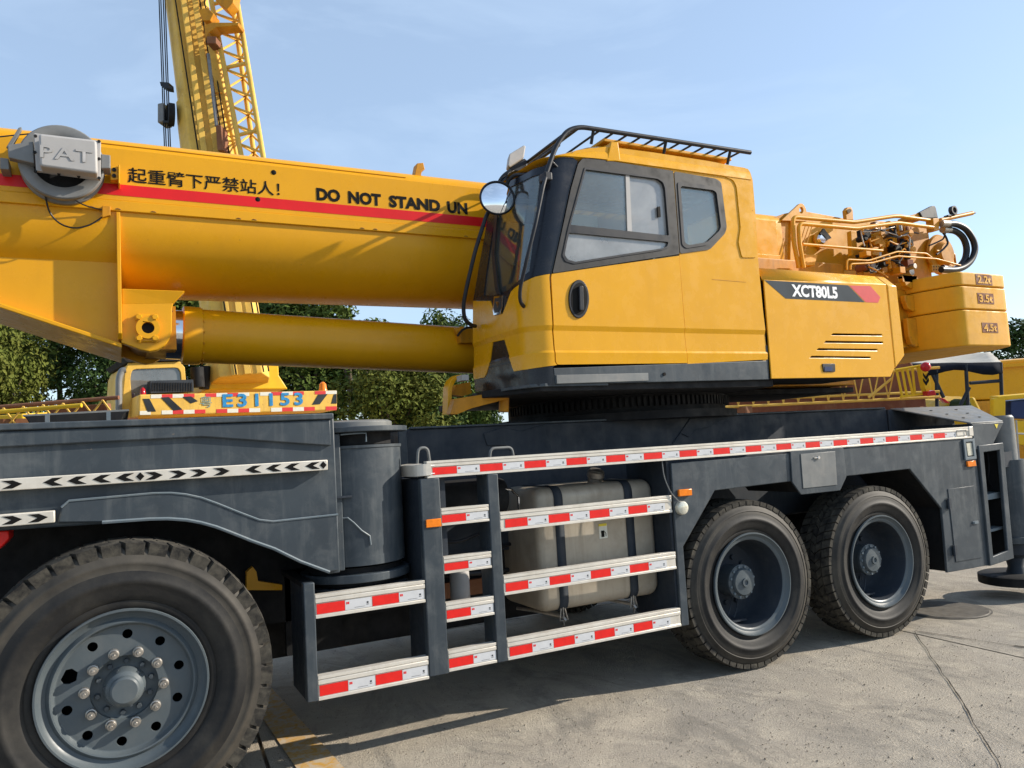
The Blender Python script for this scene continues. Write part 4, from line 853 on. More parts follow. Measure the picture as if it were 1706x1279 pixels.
ZA = lambda *pts: [(750+a/3.213, 180+c/3.213) for a, c in pts]
ZB = lambda *pts: [(740+a/3.41, 400+c/3.41) for a, c in pts]
ZG = lambda *pts: [(730+a/6.319, 560+c/6.319) for a, c in pts]
qdark = ZA((1196, 340), (1420, 378), (1448, 398), (1478, 640), (1468, 672), (1388, 757), (1228, 780))
qglass = ZA((1222, 408), (1405, 432), (1425, 445), (1450, 640), (1440, 662), (1372, 725), (1265, 742), (1245, 725))
ddark = ZA((546, 884), (600, 640), (645, 430), (682, 300), (705, 272), (760, 270), (1190, 338), (1224, 782))
g1 = ZA((722, 330), (1105, 380), (1135, 400), (1145, 430), (1166, 684), (640, 626))
g2_ = ZA((632, 668), (1164, 718), (1156, 742), (1130, 752), (665, 824), (625, 812), (608, 785))
roofline = [(1250, 287), (1246, 281), (1180, 268), (1090, 254), (1010, 244), (960, 250), (949, 258)]
bodyo = [(1145, 606), (1279.5, 598.5), (1271, 515), (1263, 432), (1259, 360), (1254, 300)] + roofline + ZA((655, 262), (705, 268), (760, 266), (1193, 335), (1228, 780)) + ZB((1336, 88), (1365, 450), (1384, 700))
cab = cab_panel('operator_cab', [bodyo, qglass], 'yellow', truck); cab['label'] = 'yellow operator cab with dark window frames and black pillar'
def grow(L, k):
    c = (sum(p[0] for p in L)/len(L), sum(p[1] for p in L)/len(L)); return [(c[0]+(p[0]-c[0])*k, c[1]+(p[1]-c[1])*k) for p in L]
cab_panel('rear_window_frame', [qdark, qglass], 'frame', cab, .006, .006, round_=.02)
cab_panel('rear_window_seal', [grow(qglass, 1.07), grow(qglass, .95)], 'black', cab, .010, .022, round_=.025)
cab_panel('rear_side_window', [ZA((1215, 400), (1410, 424), (1436, 440), (1460, 642), (1448, 670), (1376, 735), (1258, 752), (1236, 730))], 'glass', cab, -.008, .004)
cab_panel('door_window_frame', [ddark, g1, g2_], 'frame', cab, .007, .02, round_=.012)
cab_panel('door_seal', [ZA((716, 318), (1112, 372), (1146, 395), (1156, 430), (1178, 720), (1166, 748), (1130, 762), (660, 836), (612, 822), (596, 790), (628, 640)), g1, g2_], 'black', cab, .011, .006, round_=.01)
cab_panel('door_window', [ZA((722, 325), (945, 352), (968, 662), (636, 628))], 'glass', cab, -.004, .004)
cab_panel('sliding_window', [ZA((955, 350), (1108, 376), (1140, 396), (1150, 430), (1170, 690), (972, 668))], 'glassfrost', cab, -.012, .004)
cab_panel('window_divider', [ZA((938, 350), (958, 352), (972, 664), (948, 661))], 'plastic', cab, .003, .014)
cab_panel('lower_door_window', [ZA((628, 664), (1170, 716), (1160, 745), (1130, 756), (662, 828), (620, 815), (604, 785))], 'glassfrost', cab, -.006, .004)
cab_panel('window_latch', [ZA((1108, 528), (1122, 526), (1126, 582), (1112, 584))], 'ink', cab, .004, .01)
door = cab_panel('cab_door', [ZB((611, 191), (640, 187), (1334, 88), (1362, 450), (1381, 698), (645, 706), (634, 690), (622, 480))], 'yellow', cab, .002, .014)
front_y = ZB((165, 345), (262, 345), (276, 390), (288, 428), (333, 418), (352, 370), (380, 292), (440, 245), (520, 207), (600, 192), (614, 480), (628, 690), (640, 708)) + ZG((1230, 306), (1080, 326), (940, 348), (800, 370), (782, 330), (765, 270), (700, 36), (575, 62), (535, 310), (510, 390), (490, 432), (372, 456))
cab_panel('front_panel', [front_y], 'yellow', cab, .002, .014)
glassw = [(900.5, 290), (893, 360), (882, 452), (862, 470), (845, 484), (822, 492), (806, 492), (810, 455), (818, 400), (829, 338), (840, 316), (870, 302)]
navy = ZB((600, 190), (520, 203), (440, 240), (378, 288), (348, 370), (332, 414), (290, 424), (279, 390), (266, 343), (165, 343)) + [(796, 455), (806, 400), (817, 335), (830, 311), (870, 292), (905, 277), (930, 263), (949, 259)] + ZA((655, 262), (682, 285), (640, 430), (596, 640), (544, 880))
cab_panel('front_pillar', [navy, glassw], 'navy', cab, 0.0, .014)
cab_panel('windshield', [[(902, 288), (895, 360), (884, 455), (862, 473), (846, 487), (822, 495), (804, 494), (808, 455), (816, 400), (827, 338), (839, 313), (870, 299)]], 'windshield', cab, -.006, .004)
cab_panel('wiper', [[(829, 330), (833, 330), (826, 420), (836, 490), (830, 490), (821, 420)]], 'black', cab, .012, .008)
cab_panel('emblem', [ZB((290, 320), (340, 314), (336, 380), (325, 418), (288, 426), (282, 395))], 'chrome', cab, .010, .006, round_=.006)
cab_panel('emblem_mark', [ZB((296, 330), (333, 325), (330, 385), (316, 408), (294, 414), (290, 392))], 'decal', cab, .012, .002)
cab_panel('emblem_mark', [ZB((303, 350), (326, 346), (314, 388))], 'chrome', cab, .014, .002)
skirt = ZG((372, 460), (492, 436), (513, 394), (538, 312), (578, 66), (698, 40), (760, 270), (778, 332), (797, 374), (1080, 330), (1228, 310)) + [(921.5, 612), (925, 640.5), (907, 642)] + ZG((760, 543), (390, 585))
cab_panel('front_skirt', [skirt], 'navy', cab, -.002, .014)
cab_panel('skirt_strip', [ZG((540, 318), (762, 262), (766, 284), (530, 336))], 'slate', cab, .002, .003)
# sill strip, base, lower trims
b = MB(); b.prism(XZ([(922, 613), (1277, 600.5), (1275, 575), (1279, 575), (1281.5, 632), (925.5, 640)], .05), (0, .05, 0)); sill = pt(b, 'cab_sill', 'slate', cab, 0, .004)
b = MB(); b.prism(XZ([(927, 624.5), (1080, 621), (1080.5, 634), (928, 639)], .044), (0, .006, 0)); pt(b, 'sill_plate', 'greymetal', cab, 0, .002)
b = MB(); b.prism(XZ([(1147, 602), (1272, 597.5), (1272.5, 601), (1147, 606)], .07), (0, .1, 0)); pt(b, 'sill_gap', 'underside', cab, 0)
b = MB(); q_ = UN(1107, 623, Y=.045); b.cyl((q_.x, .042, q_.z), (q_.x, .06, q_.z), .012, 10); pt(b, 'sill_hole', 'ink', cab)
# door handle
hc = UN(964, 498, Y=y0-.004)
ell = lambda a, c, y, n=28: [V((hc.x+a*math.cos(2*PI*k/n)+.012*math.sin(2*PI*k/n), y, hc.z+c*math.sin(2*PI*k/n))) for k in range(n)]
b = MB(); b.prism(ell(.078, .128, y0-.012), (0, .014, 0)); hd = pt(b, 'door_handle', 'black', cab, 40, .004)
b = MB(); b.prism(ell(.062, .108, y0-.0135), (0, .002, 0)); pt(b, 'handle_recess', 'ink', cab, 0)
b = MB(); b.prism(roundloop([V((hc.x-.005, y0-.03, hc.z+.085)), V((hc.x+.028, y0-.03, hc.z+.085)), V((hc.x+.022, y0-.03, hc.z-.08)), V((hc.x-.012, y0-.03, hc.z-.08))], .012), (0, .016, 0)); pt(b, 'handle_grip', 'black', cab, 40, .005)
# faint access panel outline on the rear quarter
b = MB(); k_ = .0015
for A, B in (((1523, 222), (1715, 238)),):
    pa_, pb_ = [UN(*ZB(q)[0], Y=y0) for q in (A, B)]; pa_ -= V((0, cab_inset(pa_.z)*-1+.001, 0)); pb_ -= V((0, cab_inset(pb_.z)*-1+.001, 0)); b.tube([pa_, pb_], .0014, 4)
pt(b, 'panel_seam', 'gearyellow', cab, 0)
cab_panel('pillar_panel', [ZA((1452, 362), (1500, 366), (1600, 372), (1612, 560), (1640, 800), (1560, 800), (1540, 720), (1552, 640), (1530, 420), (1512, 385))], 'yellow', cab, .007, .008, round_=.02)
# roof
def plan(z, ins, rake_z):
    L = []
    for k in range(13): L.append((4.30-(4.30-Xc)*k/12, None))
    P = []
    for s, _ in L: p = cab_pt(s, rake_z); P.append(V((p.x, y0+ins, z)))
    for k in range(1, 9):
        s = Xc-La*k/8; p = cab_pt(s, rake_z)-cab_n(s)*ins; P.append(V((p.x, p.y, z)))
    for k in range(1, 7):
        s = Xc-La-(Yin-y0-cr_)*k/6; p = cab_pt(s, rake_z)-cab_n(s)*ins; P.append(V((p.x, min(p.y, Yin-ins), z)))
    xi = P[-1].x
    for k in range(0, 6): P.append(V((xi+.02+(4.30-xi-.02-ins)*k/5, Yin-ins, z)))
    for p in P:
        t = max(0, min(1, (3.02-p.x)/.5)); p.z -= (.02+.9*max(0, z-3.56))*t*t*(3-2*t)
    return P
roof = pt(loft([plan(3.545, .03, 3.545), plan(3.56, -.012, 3.56), plan(3.60, -.008, 3.58), plan(3.645, .012, 3.60), plan(3.675, .05, 3.60), plan(3.69, .11, 3.60)]), 'cab_roof', 'yellow', cab, 40)
b = MB(); b.box((3.06, y0+.10, 3.685), (4.12, .78, 3.725)); pt(b, 'roof_hatch', 'yellow', cab, 0, .012)
b = MB(); b.box((3.02, y0+.05, 3.715), (4.18, .80, 3.738)); pt(b, 'hatch_lid', 'cwyellow', cab, 0, .006)
b = MB(); b.prism(XZ([(1011, 268), (1018, 236), (1030, 236), (1034, 268)], y0-.012), (0, .09, 0)); pt(b, 'roof_bracket', 'yellow', cab, 0, .006)
# shell: rear wall, inner wall, floor, lining
b = MB(); b.holed([[V((4.29, y, z)) for y, z in ((y0+.013, 2.06), (Yin, 2.06), (Yin, 3.55), (y0+.013, 3.55))], [V((4.29, y, z)) for y, z in ((.18, 2.75), (.78, 2.75), (.78, 3.42), (.18, 3.42))]], (.03, 0, 0)); pt(b, 'rear_wall', 'yellow', cab, 0)
b = MB(); b.box((4.30, .17, 2.74), (4.306, .79, 3.43)); pt(b, 'rear_window', 'glass', cab, 0)
b = MB(); b.holed([[V((x, Yin, z)) for x, z in ((2.36, 2.06), (4.28, 2.06), (4.28, 3.55), (2.56, 3.55), (2.36, 2.75))], [V((x, Yin, z)) for x, z in ((2.66, 3.34), (4.1, 3.34), (4.1, 3.50), (2.70, 3.50))]], (0, -.025, 0)); pt(b, 'inner_wall', 'interior', cab, 0)
b = MB(); b.box((2.64, Yin-.015, 3.33), (4.12, Yin-.01, 3.51)); pt(b, 'inner_window', 'glass', cab, 0)
b = MB(); b.box((2.52, y0+.03, 2.06), (4.28, Yin-.03, 2.10)); pt(b, 'cab_floor', 'underside', cab, 0)
b = MB(); b.box((3.0, .28, 2.45), (3.50, .74, 2.60)); b.box((3.07, .32, 2.1), (3.42, .7, 2.45)); seat = pt(b, 'seat', 'seat', cab, 0, .04, 3)
b = MB(); b.hexa([V((3.38, .30, 2.58)), V((3.50, .30, 2.58)), V((3.50, .72, 2.58)), V((3.38, .72, 2.58))], [V((3.51, .33, 3.12)), V((3.59, .33, 3.12)), V((3.59, .69, 3.12)), V((3.51, .69, 3.12))]); b.box((3.52, .40, 3.14), (3.60, .62, 3.30)); pt(b, 'seat_back', 'seat', cab, 0, .035, 3)
b = MB(); b.box((2.5, .25, 2.1), (2.85, .8, 2.72)); b.box((2.62, .62, 2.72), (2.70, .84, 3.0)); pt(b, 'dashboard', 'frame', cab, 0, .02)
b = MB(); q_ = pxq([(948, 355), (996, 360), (996, 381), (948, 377)], .45); b.prism(q_, (0, .05, 0)); pt(b, 'monitor', 'sticker', cab, 0, .006)
for y in (.2, .78):
    b = MB(); b.box((2.92, y, 2.35), (3.37, y+.09, 2.62)); b.cyl((2.97, y+.045, 2.62), (2.95, y+.045, 2.76), .014, 8); b.ball((2.95, y+.045, 2.79), .03, 10, 6); pt(b, 'control_console', 'frame', cab, 40, .01)
# roof rack
rk = MB(); RY0, RY1, RZ = .02, .86, 3.80
fr0 = [UN(906, 303, Y=RY0), UN(912, 283, Y=RY0), UN(926, 243, Y=RY0), UN(945, 217, Y=RY0), UN(966, 211, Y=RY0), UN(990, 214.5, Y=RY0)]
rk.tube(rounded(fr0+[UN(1250, 254, Y=RY0)], .12), .0165, 10); rack = pt(rk, 'roof_rack', 'black', cab, 50)
rzz = lambda x: UN(990, 214.5, Y=RY0).z
b = MB(); b.tube(rounded([p+V((0, RY1-RY0, 0)) for p in fr0+[UN(1250, 254, Y=RY0)]], .12), .0165, 8); pt(b, 'rack_tube', 'black', rack, 50)
bars = [UN(906, 290, Y=RY0)*0+fr0[2], fr0[3]*.6+fr0[2]*.4, fr0[4]] 
for p in (fr0[4], fr0[3]*.75+fr0[2]*.25, fr0[2]*.75+fr0[3]*.25-V((0, 0, .02))):
    b = MB(); b.tube([p, p+V((0, RY1-RY0, 0))], .012, 8); pt(b, 'rack_bar', 'black', rack, 50)
x0_, x1_ = fr0[5].x, UN(1245, 253, Y=RY0).x; z0_, z1_ = fr0[5].z-.012, UN(1245, 253, Y=RY0).z-.012
for k in range(12):
    t = (k+.3)/12; p = V((x0_+(x1_-x0_)*t, RY0, z0_+(z1_-z0_)*t)); b = MB(); b.tube([p, p+V((0, RY1-RY0, 0))], .008, 8); pt(b, 'rack_bar', 'black', rack, 50)
for a, c, d in ((989, 214, 238), (1110, 232.5, 250), (1217, 249, 272)):
    p = UN(a, c, Y=RY0); b = MB(); b.cyl((p.x, RY0, p.z), (p.x+.005, RY0+.05, 3.67), .011, 8); pt(b, 'rack_post', 'black', rack, 50)
b = MB(); p = UN(918, 268, Y=RY0); b.tube([p, p+V((.13, .07, -.04))], .009, 8); pt(b, 'rack_stay', 'black', rack, 50)
b = MB(); p = UN(911, 293, Y=RY0); b.box((p.x-.03, RY0-.03, p.z-.035), (p.x+.025, RY0+.06, p.z+.02)); pt(b, 'rack_clamp', 'black', rack, 0, .008)
# work lamp
lq = [UN(a, c, Y=.50) for a, c in [(848.5, 256), (873, 241), (876, 243), (873, 262), (849, 278), (846, 275)]]
b = MB(); b.prism(roundloop(lq, .012), (.03, .09, 0)); wl_ = pt(b, 'work_lamp', 'plastic', cab, 0, .008)
b = MB(); b.prism([UN(a, c, Y=.52) for a, c in [(849, 279), (874, 263), (880, 268), (878, 278), (868, 286), (852, 284)]], (.03, .12, 0)); pt(b, 'lamp_mount', 'black', cab, 0, .008)
# round mirror with its arms
MY = .42
mc = UN(828.5, 329.5, Y=MY); mr = (UN(855, 329.5, Y=MY)-mc).length
mn = (V((-1.6, -5.3, .5))).normalized()
b = MB(); pr = [(0, .0)] + [(mr*.93*math.sin(t)/math.sin(.62), .028*(1-math.cos(t))/(1-math.cos(.62))) for t in [.062*k for k in range(1, 11)]]
b.lathe([(r_, -d_) for r_, d_ in [(0, 0)]+[(r2, d2) for r2, d2 in pr[1:]]], mc+mn*.03, mn, 48)
mir = link('round_mirror', b.mesh('round_mirror', 'mirror', 60), cab)
b = MB(); b.lathe([(mr*.91, .006), (mr*.95, .012), (mr, .006), (mr*1.0, -.008), (mr*.8, -.04), (mr*.3, -.06), (0, -.06)], mc, mn, 48); pt(b, 'mirror_housing', 'black', cab, 50)
b = MB(); b.tube(rounded([UN(908, 294, Y=.15), UN(880, 290, Y=.3), UN(858, 291, Y=.40), UN(848, 298, Y=.44), UN(843, 312, Y=.46), UN(836, 330, Y=.46)], .06), .013, 8); pt(b, 'mirror_arm', 'black', cab, 50)
b = MB(); b.tube(rounded([UN(851, 284, Y=.45), UN(838, 293, Y=.46), UN(830, 306, Y=.46), UN(825, 340, Y=.47), UN(811, 356, Y=.48), UN(791, 420, Y=.52), UN(777, 480, Y=.58), UN(771.5, 510, Y=.62), UN(774, 533, Y=.66), UN(786, 542, Y=.70), UN(792, 543, Y=.74)], .05), .0145, 8); pt(b, 'mirror_arm', 'black', cab, 50)
b = MB(); b.tube(rounded([UN(909, 296, Y=-.01), UN(905, 310, Y=-.04), UN(893, 370, Y=-.05), UN(878, 430, Y=-.02), UN(866.5, 480, Y=.06), UN(866, 500, Y=.08), UN(872, 511, Y=.12), UN(881, 513, Y=.16)], .06), .0125, 8); b.cyl(UN(879, 508, Y=.13), UN(880, 519, Y=.15), .02, 8); pt(b, 'grab_bar', 'black', cab, 50)
b = MB(); b.tube(rounded([UN(856, 284, Y=.46), UN(846, 288, Y=.43), UN(843, 298, Y=.43), UN(846, 306, Y=.43)], .03), .004, 6); pt(b, 'lamp_wire', 'hose', cab)
# ------------------------------------------------------------------ turntable
b = MB(); b.prism([V((x, y, 1.99)) for x, y in ((2.40, .08), (4.40, .08), (4.6, 1.0), (6.4, 1.0), (6.4, 2.1), (2.5, 2.1), (2.2, .55))], (0, 0, .05)); deck = pt(b, 'turntable_deck', 'underside', None, 0, .006)
b = MB(); pa_, pb_ = UN(757, 662, Z=2.03), UN(880, 644, Z=2.03); b.prism([V((x, y, 2.02)) for x, y in ((2.42, .06), (2.34, .12), (2.28, .30), (2.22, .75), (2.9, .75), (2.9, .06))], (0, 0, .02)); pt(b, 'deck_ledge', 'slate', deck, 0, .003)
b = MB(); b.box((4.32, .86, 2.05), (6.25, 2.0, 3.22)); b.box((2.9, 1.0, 2.05), (4.319, 2.0, 2.75));  pt(b, 'turntable_body', 'gearyellow', None, 0, .01)
yq = .72
b = MB(); b.prism([UN(a, c, Y=yq) for a, c in [(745.5, 690), (747, 644), (752, 632), (760, 625), (769, 624), (769, 630), (760, 633), (754, 645), (751.5, 688)]], (0, .10, 0)); mnt = pt(b, 'cylinder_mount', 'boomyellow', None, 40, .004)
b = MB(); b.prism([UN(a, c, Y=yq+.1) for a, c in [(751, 657), (763, 640), (783, 636), (786, 655), (770, 660)]], (0, .08, 0)); pt(b, 'mount_web', 'gearyellow', mnt, 0)
b = MB(); b.prism([UN(a, c, Y=.55) for a, c in [(758, 664), (838, 652), (848, 664), (832, 668), (786, 680), (762, 690), (750, 690), (752, 684)]], (0, .08, 0)); pt(b, 'mount_beam', 'gearyellow', mnt, 0, .004)
b = MB(); b.cyl(UN(840, 662, Y=.6), UN(839, 686, Y=.6), .035, 16); pt(b, 'mount_post', 'gearyellow', mnt, 40)
b = MB(); p = UN(771, 630, Y=.6); b.box((p.x-.025, .55, p.z-.02), (p.x+.025, .65, p.z+.02)); pt(b, 'grease_block', 'plastic', mnt, 0, .004)
# engine hood
hy_ = .04
ZH = lambda *pts: [(1260+a/5.815, 430+c/5.815) for a, c in pts]
slot = lambda a0, c0, a1, c1, sk: ZH((a0+10, c0), (a1, c0+8), (a1, c1), (a0-6, c1-6))
slots = [slot(733, 728, 1218, 752, 0), slot(665, 800, 1226, 825, 0), slot(592, 872, 1172, 896, 0), slot(526, 946, 1106, 970, 0)]
seam0, seam1 = UN(1477, 473, Y=hy_), UN(1491, 614, Y=hy_)
hside = ZH((72, 207), (200, 213), (1255, 250)) + [(1490.5, 613), (1483.6, 627.5), (1285.5, 630.5)]
b = MB(); b.holed([XZ(hside, hy_)] + [XZ(q, hy_) for q in slots], (0, .012, 0)); hood = pt(b, 'engine_hood', 'yellow', None, 0, .0035)
zt0 = XZ(hside, hy_)[0].z; x0h, x1h = UN(1268, 440, Y=hy_).x, UN(1476, 470, Y=hy_).x
hp = [(hy_+.001, zt0-.002), (hy_+.012, zt0+.03), (hy_+.10, zt0+.115), (hy_+.14, zt0+.128), (.80, zt0+.128)]
b = MB()
def strip(xa_, xb_, prof, mb):
    mb.add([V((x, y, z)) for x in (xa_, xb_) for y, z in prof], [(i, i+1, len(prof)+i+1, len(prof)+i) for i in range(len(prof)-1)])
strip(x0h, x1h, hp, b); ht = pt(b, 'hood_top', 'yellow', hood, 30); ht.modifiers.new('solid', 'SOLIDIFY').thickness = .006
b = MB(); capl = [(1478, 473.5), (1494, 475), (1507.6, 592), (1491.5, 614.5)]
b.prism(XZ(capl, hy_), (0, .76, 0)); cp = XZ(capl, hy_)
b2 = MB(); hq = [(hy_, zt0-.012)] + hp[1:] + [(.80, zt0-.012)]; b2.prism([V((cp[0].x, y, z)) for y, z in hq], (cp[1].x-cp[0].x-.01, 0, 0)); b.add(b2.v, b2.f); pt(b, 'hood_end_cap', 'yellow', hood, 40, .012, 3)
b = MB(); b.box((x0h+.02, hy_+.10, 2.06), (cp[0].x-.02, .79, zt0+.1)); pt(b, 'engine_block', 'underside', hood, 0)
for a in ((605, 640, 3), (560, 640, 4)):
    q = ZH((690, 884), (1110, 888), (1110, 892), (690, 895)) if a[2] == 3 else ZH((655, 958), (1050, 960), (1050, 966), (655, 968))
    b = MB(); b.prism(XZ(q, hy_+.05), (0, .02, 0)); pt(b, 'inner_pipe', 'chrome', hood, 0)
b = MB(); b.prism(XZ(ZH((80, 212), (890, 262), (1050, 426), (285, 390)), hy_-.0015), (0, .0012, 0)); pt(b, 'hood_decal', 'decal', hood, 0)
b = MB(); b.prism(XZ(ZH((900, 263), (1105, 268), (1203, 378), (1180, 431), (1060, 426)), hy_-.0015), (0, .0012, 0)); pt(b, 'hood_decal', 'pinkred', hood, 0)
q0, q1, q2 = [UN(*ZH(p)[0], Y=hy_) for p in ((345, 372), (788, 388), (350, 252))]
text('XCT80L5', 'model_lettering', 'whitepaint', hood, (q0.x, hy_-.002, q0.z), (1, 0, 0), (0, 0, 1), q1.x-q0.x, q2.z-q0.z, .0015, .042)
b = MB(); b.prism(roundloop(XZ(ZH((640, 1022), (765, 1020), (768, 1100), (655, 1102)), hy_-.008), .012), (0, .01, 0)); pt(b, 'hood_latch', 'black', hood, 40, .003)
b = MB(); b.prism(roundloop(XZ(ZH((662, 1050), (735, 1049), (737, 1092), (664, 1093)), hy_-.010), .006), (0, .003, 0)); pt(b, 'latch_recess', 'bluebody', hood, 0)
# ------------------------------------------------------------------ rear of the superstructure: winch gear, pipes, counterweights
R1 = lambda *pts: [(1240+a/6.558, 320+c/6.558) for a, c in pts]
R2 = lambda *pts: [(1440+a/6.558, 320+c/6.558) for a, c in pts]
winch = pt(MB().box((5.4, 1.25, 2.8), (6.5, 1.9, 2.98)), 'winch_frame', 'gearyellow', None, 0, .01)
b = MB(); b.prism(XZ([(1262, 372), (1305, 356), (1322, 352), (1322, 440), (1262, 440)], 1.02), (0, .8, 0)); pt(b, 'tail_bearing', 'gearyellow', winch, 0, .006)
b = MB(); b.prism(XZ([(1316, 448), (1318, 356), (1338, 351), (1420, 366), (1500, 370), (1500, 420), (1440, 450)], 1.0), (0, .03, 0)); sidep = pt(b, 'winch_side_plate', 'fadedyellow', winch, 0, .004)
hole = [UN(1335+3.6*math.cos(2*PI*k/14), 350+5.5*math.sin(2*PI*k/14), Y=.985) for k in range(14)]
b = MB(); b.holed([roundloop(XZ([(1302, 367), (1328, 343), (1333, 338), (1339, 340), (1343, 348), (1346, 368)], .985), .02), hole], (0, .03, 0)); pt(b, 'lifting_lug', 'fadedyellow', winch, 0, .003)
b = MB(); b.prism(XZ([(1410.5, 366), (1408.5, 350), (1412, 345), (1418, 344.5), (1421, 350), (1422, 366)], .9), (0, .04, 0)); pt(b, 'rope_guide', 'gearyellow', winch, 0, .004)
b = MB(); b.cyl(UN(1415, 351, Y=.87), UN(1415, 351, Y=.98), .02, 12); pt(b, 'guide_pin', 'steel', winch)
def tubes(paths, r, name, mat, y, par=winch, rd=.05):
    for P in paths:
        b = MB(); b.tube(rounded([UN(a, c, Y=y) for a, c in P], rd), r, 8); pt(b, name, mat, par, 50)
tubes([[(1331, 446), (1322.5, 405), (1320.5, 361), (1423, 370), (1489, 360), (1500, 360), (1556, 368)]], .0185, 'oil_pipe', 'fadedyellow', .50)
tubes([[(1339, 446), (1332, 405), (1330.5, 372), (1425, 380.5), (1495, 371), (1556, 379)]], .0185, 'oil_pipe', 'fadedyellow', .47)
tubes([[(1337, 406.5), (1470, 417.5)]], .013, 'oil_pipe', 'fadedyellow', .48)
tubes([[(1411, 449), (1411, 432), (1447, 434), (1495, 419), (1543, 422), (1552, 429)], [(1417, 449), (1417, 439.5), (1452, 438), (1495, 426.5), (1560, 431), (1600, 442)]], .0085, 'oil_pipe', 'fadedyellow', .44, rd=.03)
tubes([[(1343, 372), (1330, 415)], [(1349, 373), (1336, 412)], [(1353, 376), (1340, 418)]], .005, 'wire_rope', 'gearyellow', .93)
tubes([[(1434, 384), (1437, 400), (1440, 410)], [(1500, 393), (1512, 391), (1516, 396), (1515, 414)], [(1437, 386), (1460, 385), (1490, 378)], [(1445, 375), (1470, 384), (1495, 392)]], .006, 'oil_pipe', 'steel', .52, rd=.03)
sc_ = UN(1367, 400, Y=.97); b = MB(); b.lathe([(.03, 0), (.085, 0), (.09, .01), (.085, .03)], (sc_.x, .955, sc_.z), (0, 1, 0), 28); pt(b, 'pin_plate', 'gearyellow', winch)
b = MB(); b.lathe([(0, -.02), (.04, -.02), (.055, 0), (.055, .02)], (sc_.x-.01, .95, sc_.z+.005), (0, 1, 0), 20); pt(b, 'pin_end', 'chrome', winch, 40)
b = MB(); b.prism(XZ(R1((870, 395), (955, 500), (900, 525), (830, 450)), .93), (0, .02, 0)); pt(b, 'pin_shackle', 'underside', winch)
b = MB(); b.prism(XZ(R1((1165, 420), (1225, 425), (1235, 640), (1180, 690)), .8), (0, .05, 0)); pt(b, 'stay_plate', 'fadedyellow', winch, 0, .004); b = MB(); b.prism(XZ(R1((665, 680), (800, 685), (770, 800), (655, 800)), .7), (0, .1, 0)); pt(b, 'stay_plate', 'fadedyellow', winch, 0, .004)
b = MB(); b.prism(XZ([(1505, 372), (1545, 375), (1549, 400), (1553, 465), (1520, 465), (1512, 420)], .75), (0, .4, 0)); pt(b, 'winch_column', 'gearyellow', winch, 0, .006)
r2_ = random.Random(3)
for k in range(90):                        # valve blocks, unions and fittings of the hydraulic manifold
    px, py = r2_.uniform(1432, 1520), r2_.uniform(376, 456); y = r2_.uniform(.58, .85); p = UN(px, py, Y=y); b = MB(); sz = r2_.uniform(.025, .065)
    if k % 3 == 0: b.box(p-V((sz, .04, sz*.8)), p+V((sz, .04, sz*.8)))
    elif k % 3 == 1: b.cyl(p-V((0, 0, sz)), p+V((0, 0, sz)), sz*.55, 12)
    else: b.cyl(p-V((0, sz, 0)), p+V((0, .05, 0)), sz*.6, 12)
    pt(b, 'valve_fitting', ('gearyellow', 'underside', 'rustred', 'underside', 'gearyellow', 'fadedyellow', 'steel')[k % 7], winch, 40, .003)
for k in range(16):
    a0 = V((r2_.uniform(1438, 1500), r2_.uniform(380, 445), 0)); P = [UN(a0.x, a0.y, Y=.56)]
    for j in range(3): a0 += V((r2_.uniform(-6, 22), r2_.uniform(-14, 14), 0)); P.append(UN(a0.x, a0.y, Y=r2_.uniform(.5, .62)))
    b = MB(); b.tube(rounded(P, .06), .007, 6); pt(b, 'small_hose', 'hose' if k % 2 else 'gearyellow', winch, 50)
b = MB(); b.box((5.6, .9, 2.75), (6.45, 1.1, 3.05)); pt(b, 'valve_bank', 'rustred', winch, 0, .01)
# winch drum, guard, hoses
dc = UN(1570, 424, Y=.7)
b = MB(); b.lathe([(.02, 0), (.20, 0), (.215, .02), (.20, .05), (.15, .06), (.15, 1.1), (.2, 1.12), (.2, 1.16), (0, 1.16)], (dc.x, .7, dc.z), (0, 1, 0), 36); pt(b, 'winch_drum', 'gearyellow', winch, 40)
b = MB(); b.lathe([(0, -.06), (.10, -.06), (.13, -.02), (.13, .0)], (dc.x, .7, dc.z), (0, 1, 0), 28); pt(b, 'winch_motor', 'gearyellow', winch, 40)
b = MB(); b.tube([UN(a, c, Y=.66) for a, c in [(1560, 418), (1575, 416), (1590, 424), (1592, 440), (1575, 447)]], .012, 8); pt(b, 'drum_guard', 'fadedyellow', winch, 50)
b = MB(); b.prism(XZ(R2((605, 218), (740, 148), (770, 145), (785, 172), (808, 280), (640, 285)), .6), (0, .04, 0)); pt(b, 'rubber_guard', 'black', winch, 0, .006)
b = MB(); b.prism(XZ(R2((480, 262), (590, 225), (640, 240), (650, 300), (480, 300)), .62), (0, .12, 0)); pt(b, 'hose_bracket', 'gearyellow', winch, 0, .004); b = MB(); b.prism(XZ(R2((750, 285), (815, 280), (820, 415), (765, 425)), .46), (0, .08, 0)); pt(b, 'hose_bracket', 'gearyellow', winch, 0, .004)
b = MB(); b.tube([UN(*R2(p)[0], Y=.62) for p in ((830, 305), (1180, 228))], .022, 8); pt(b, 'beacon_arm', 'gearyellow', winch, 50)
b = MB(); b.tube([UN(*R2(p)[0], Y=.62) for p in ((1170, 228), (1210, 224))], .010, 8); rg_ = UN(*R2((968, 200))[0], Y=.6); pt(b, 'arm_tip', 'black', winch, 50); b = MB(); b.lathe([(.030, -.02), (.046, -.02), (.046, .02), (.030, .02)], rg_, (0, 1, .0), 22, True); pt(b, 'rope_eye', 'black', winch, 50); b = MB(); b.prism(XZ(R2((918, 262), (1015, 242), (1015, 228), (918, 245)), .59), (0, .05, 0)); pt(b, 'rope_eye_base', 'black', winch, 50)
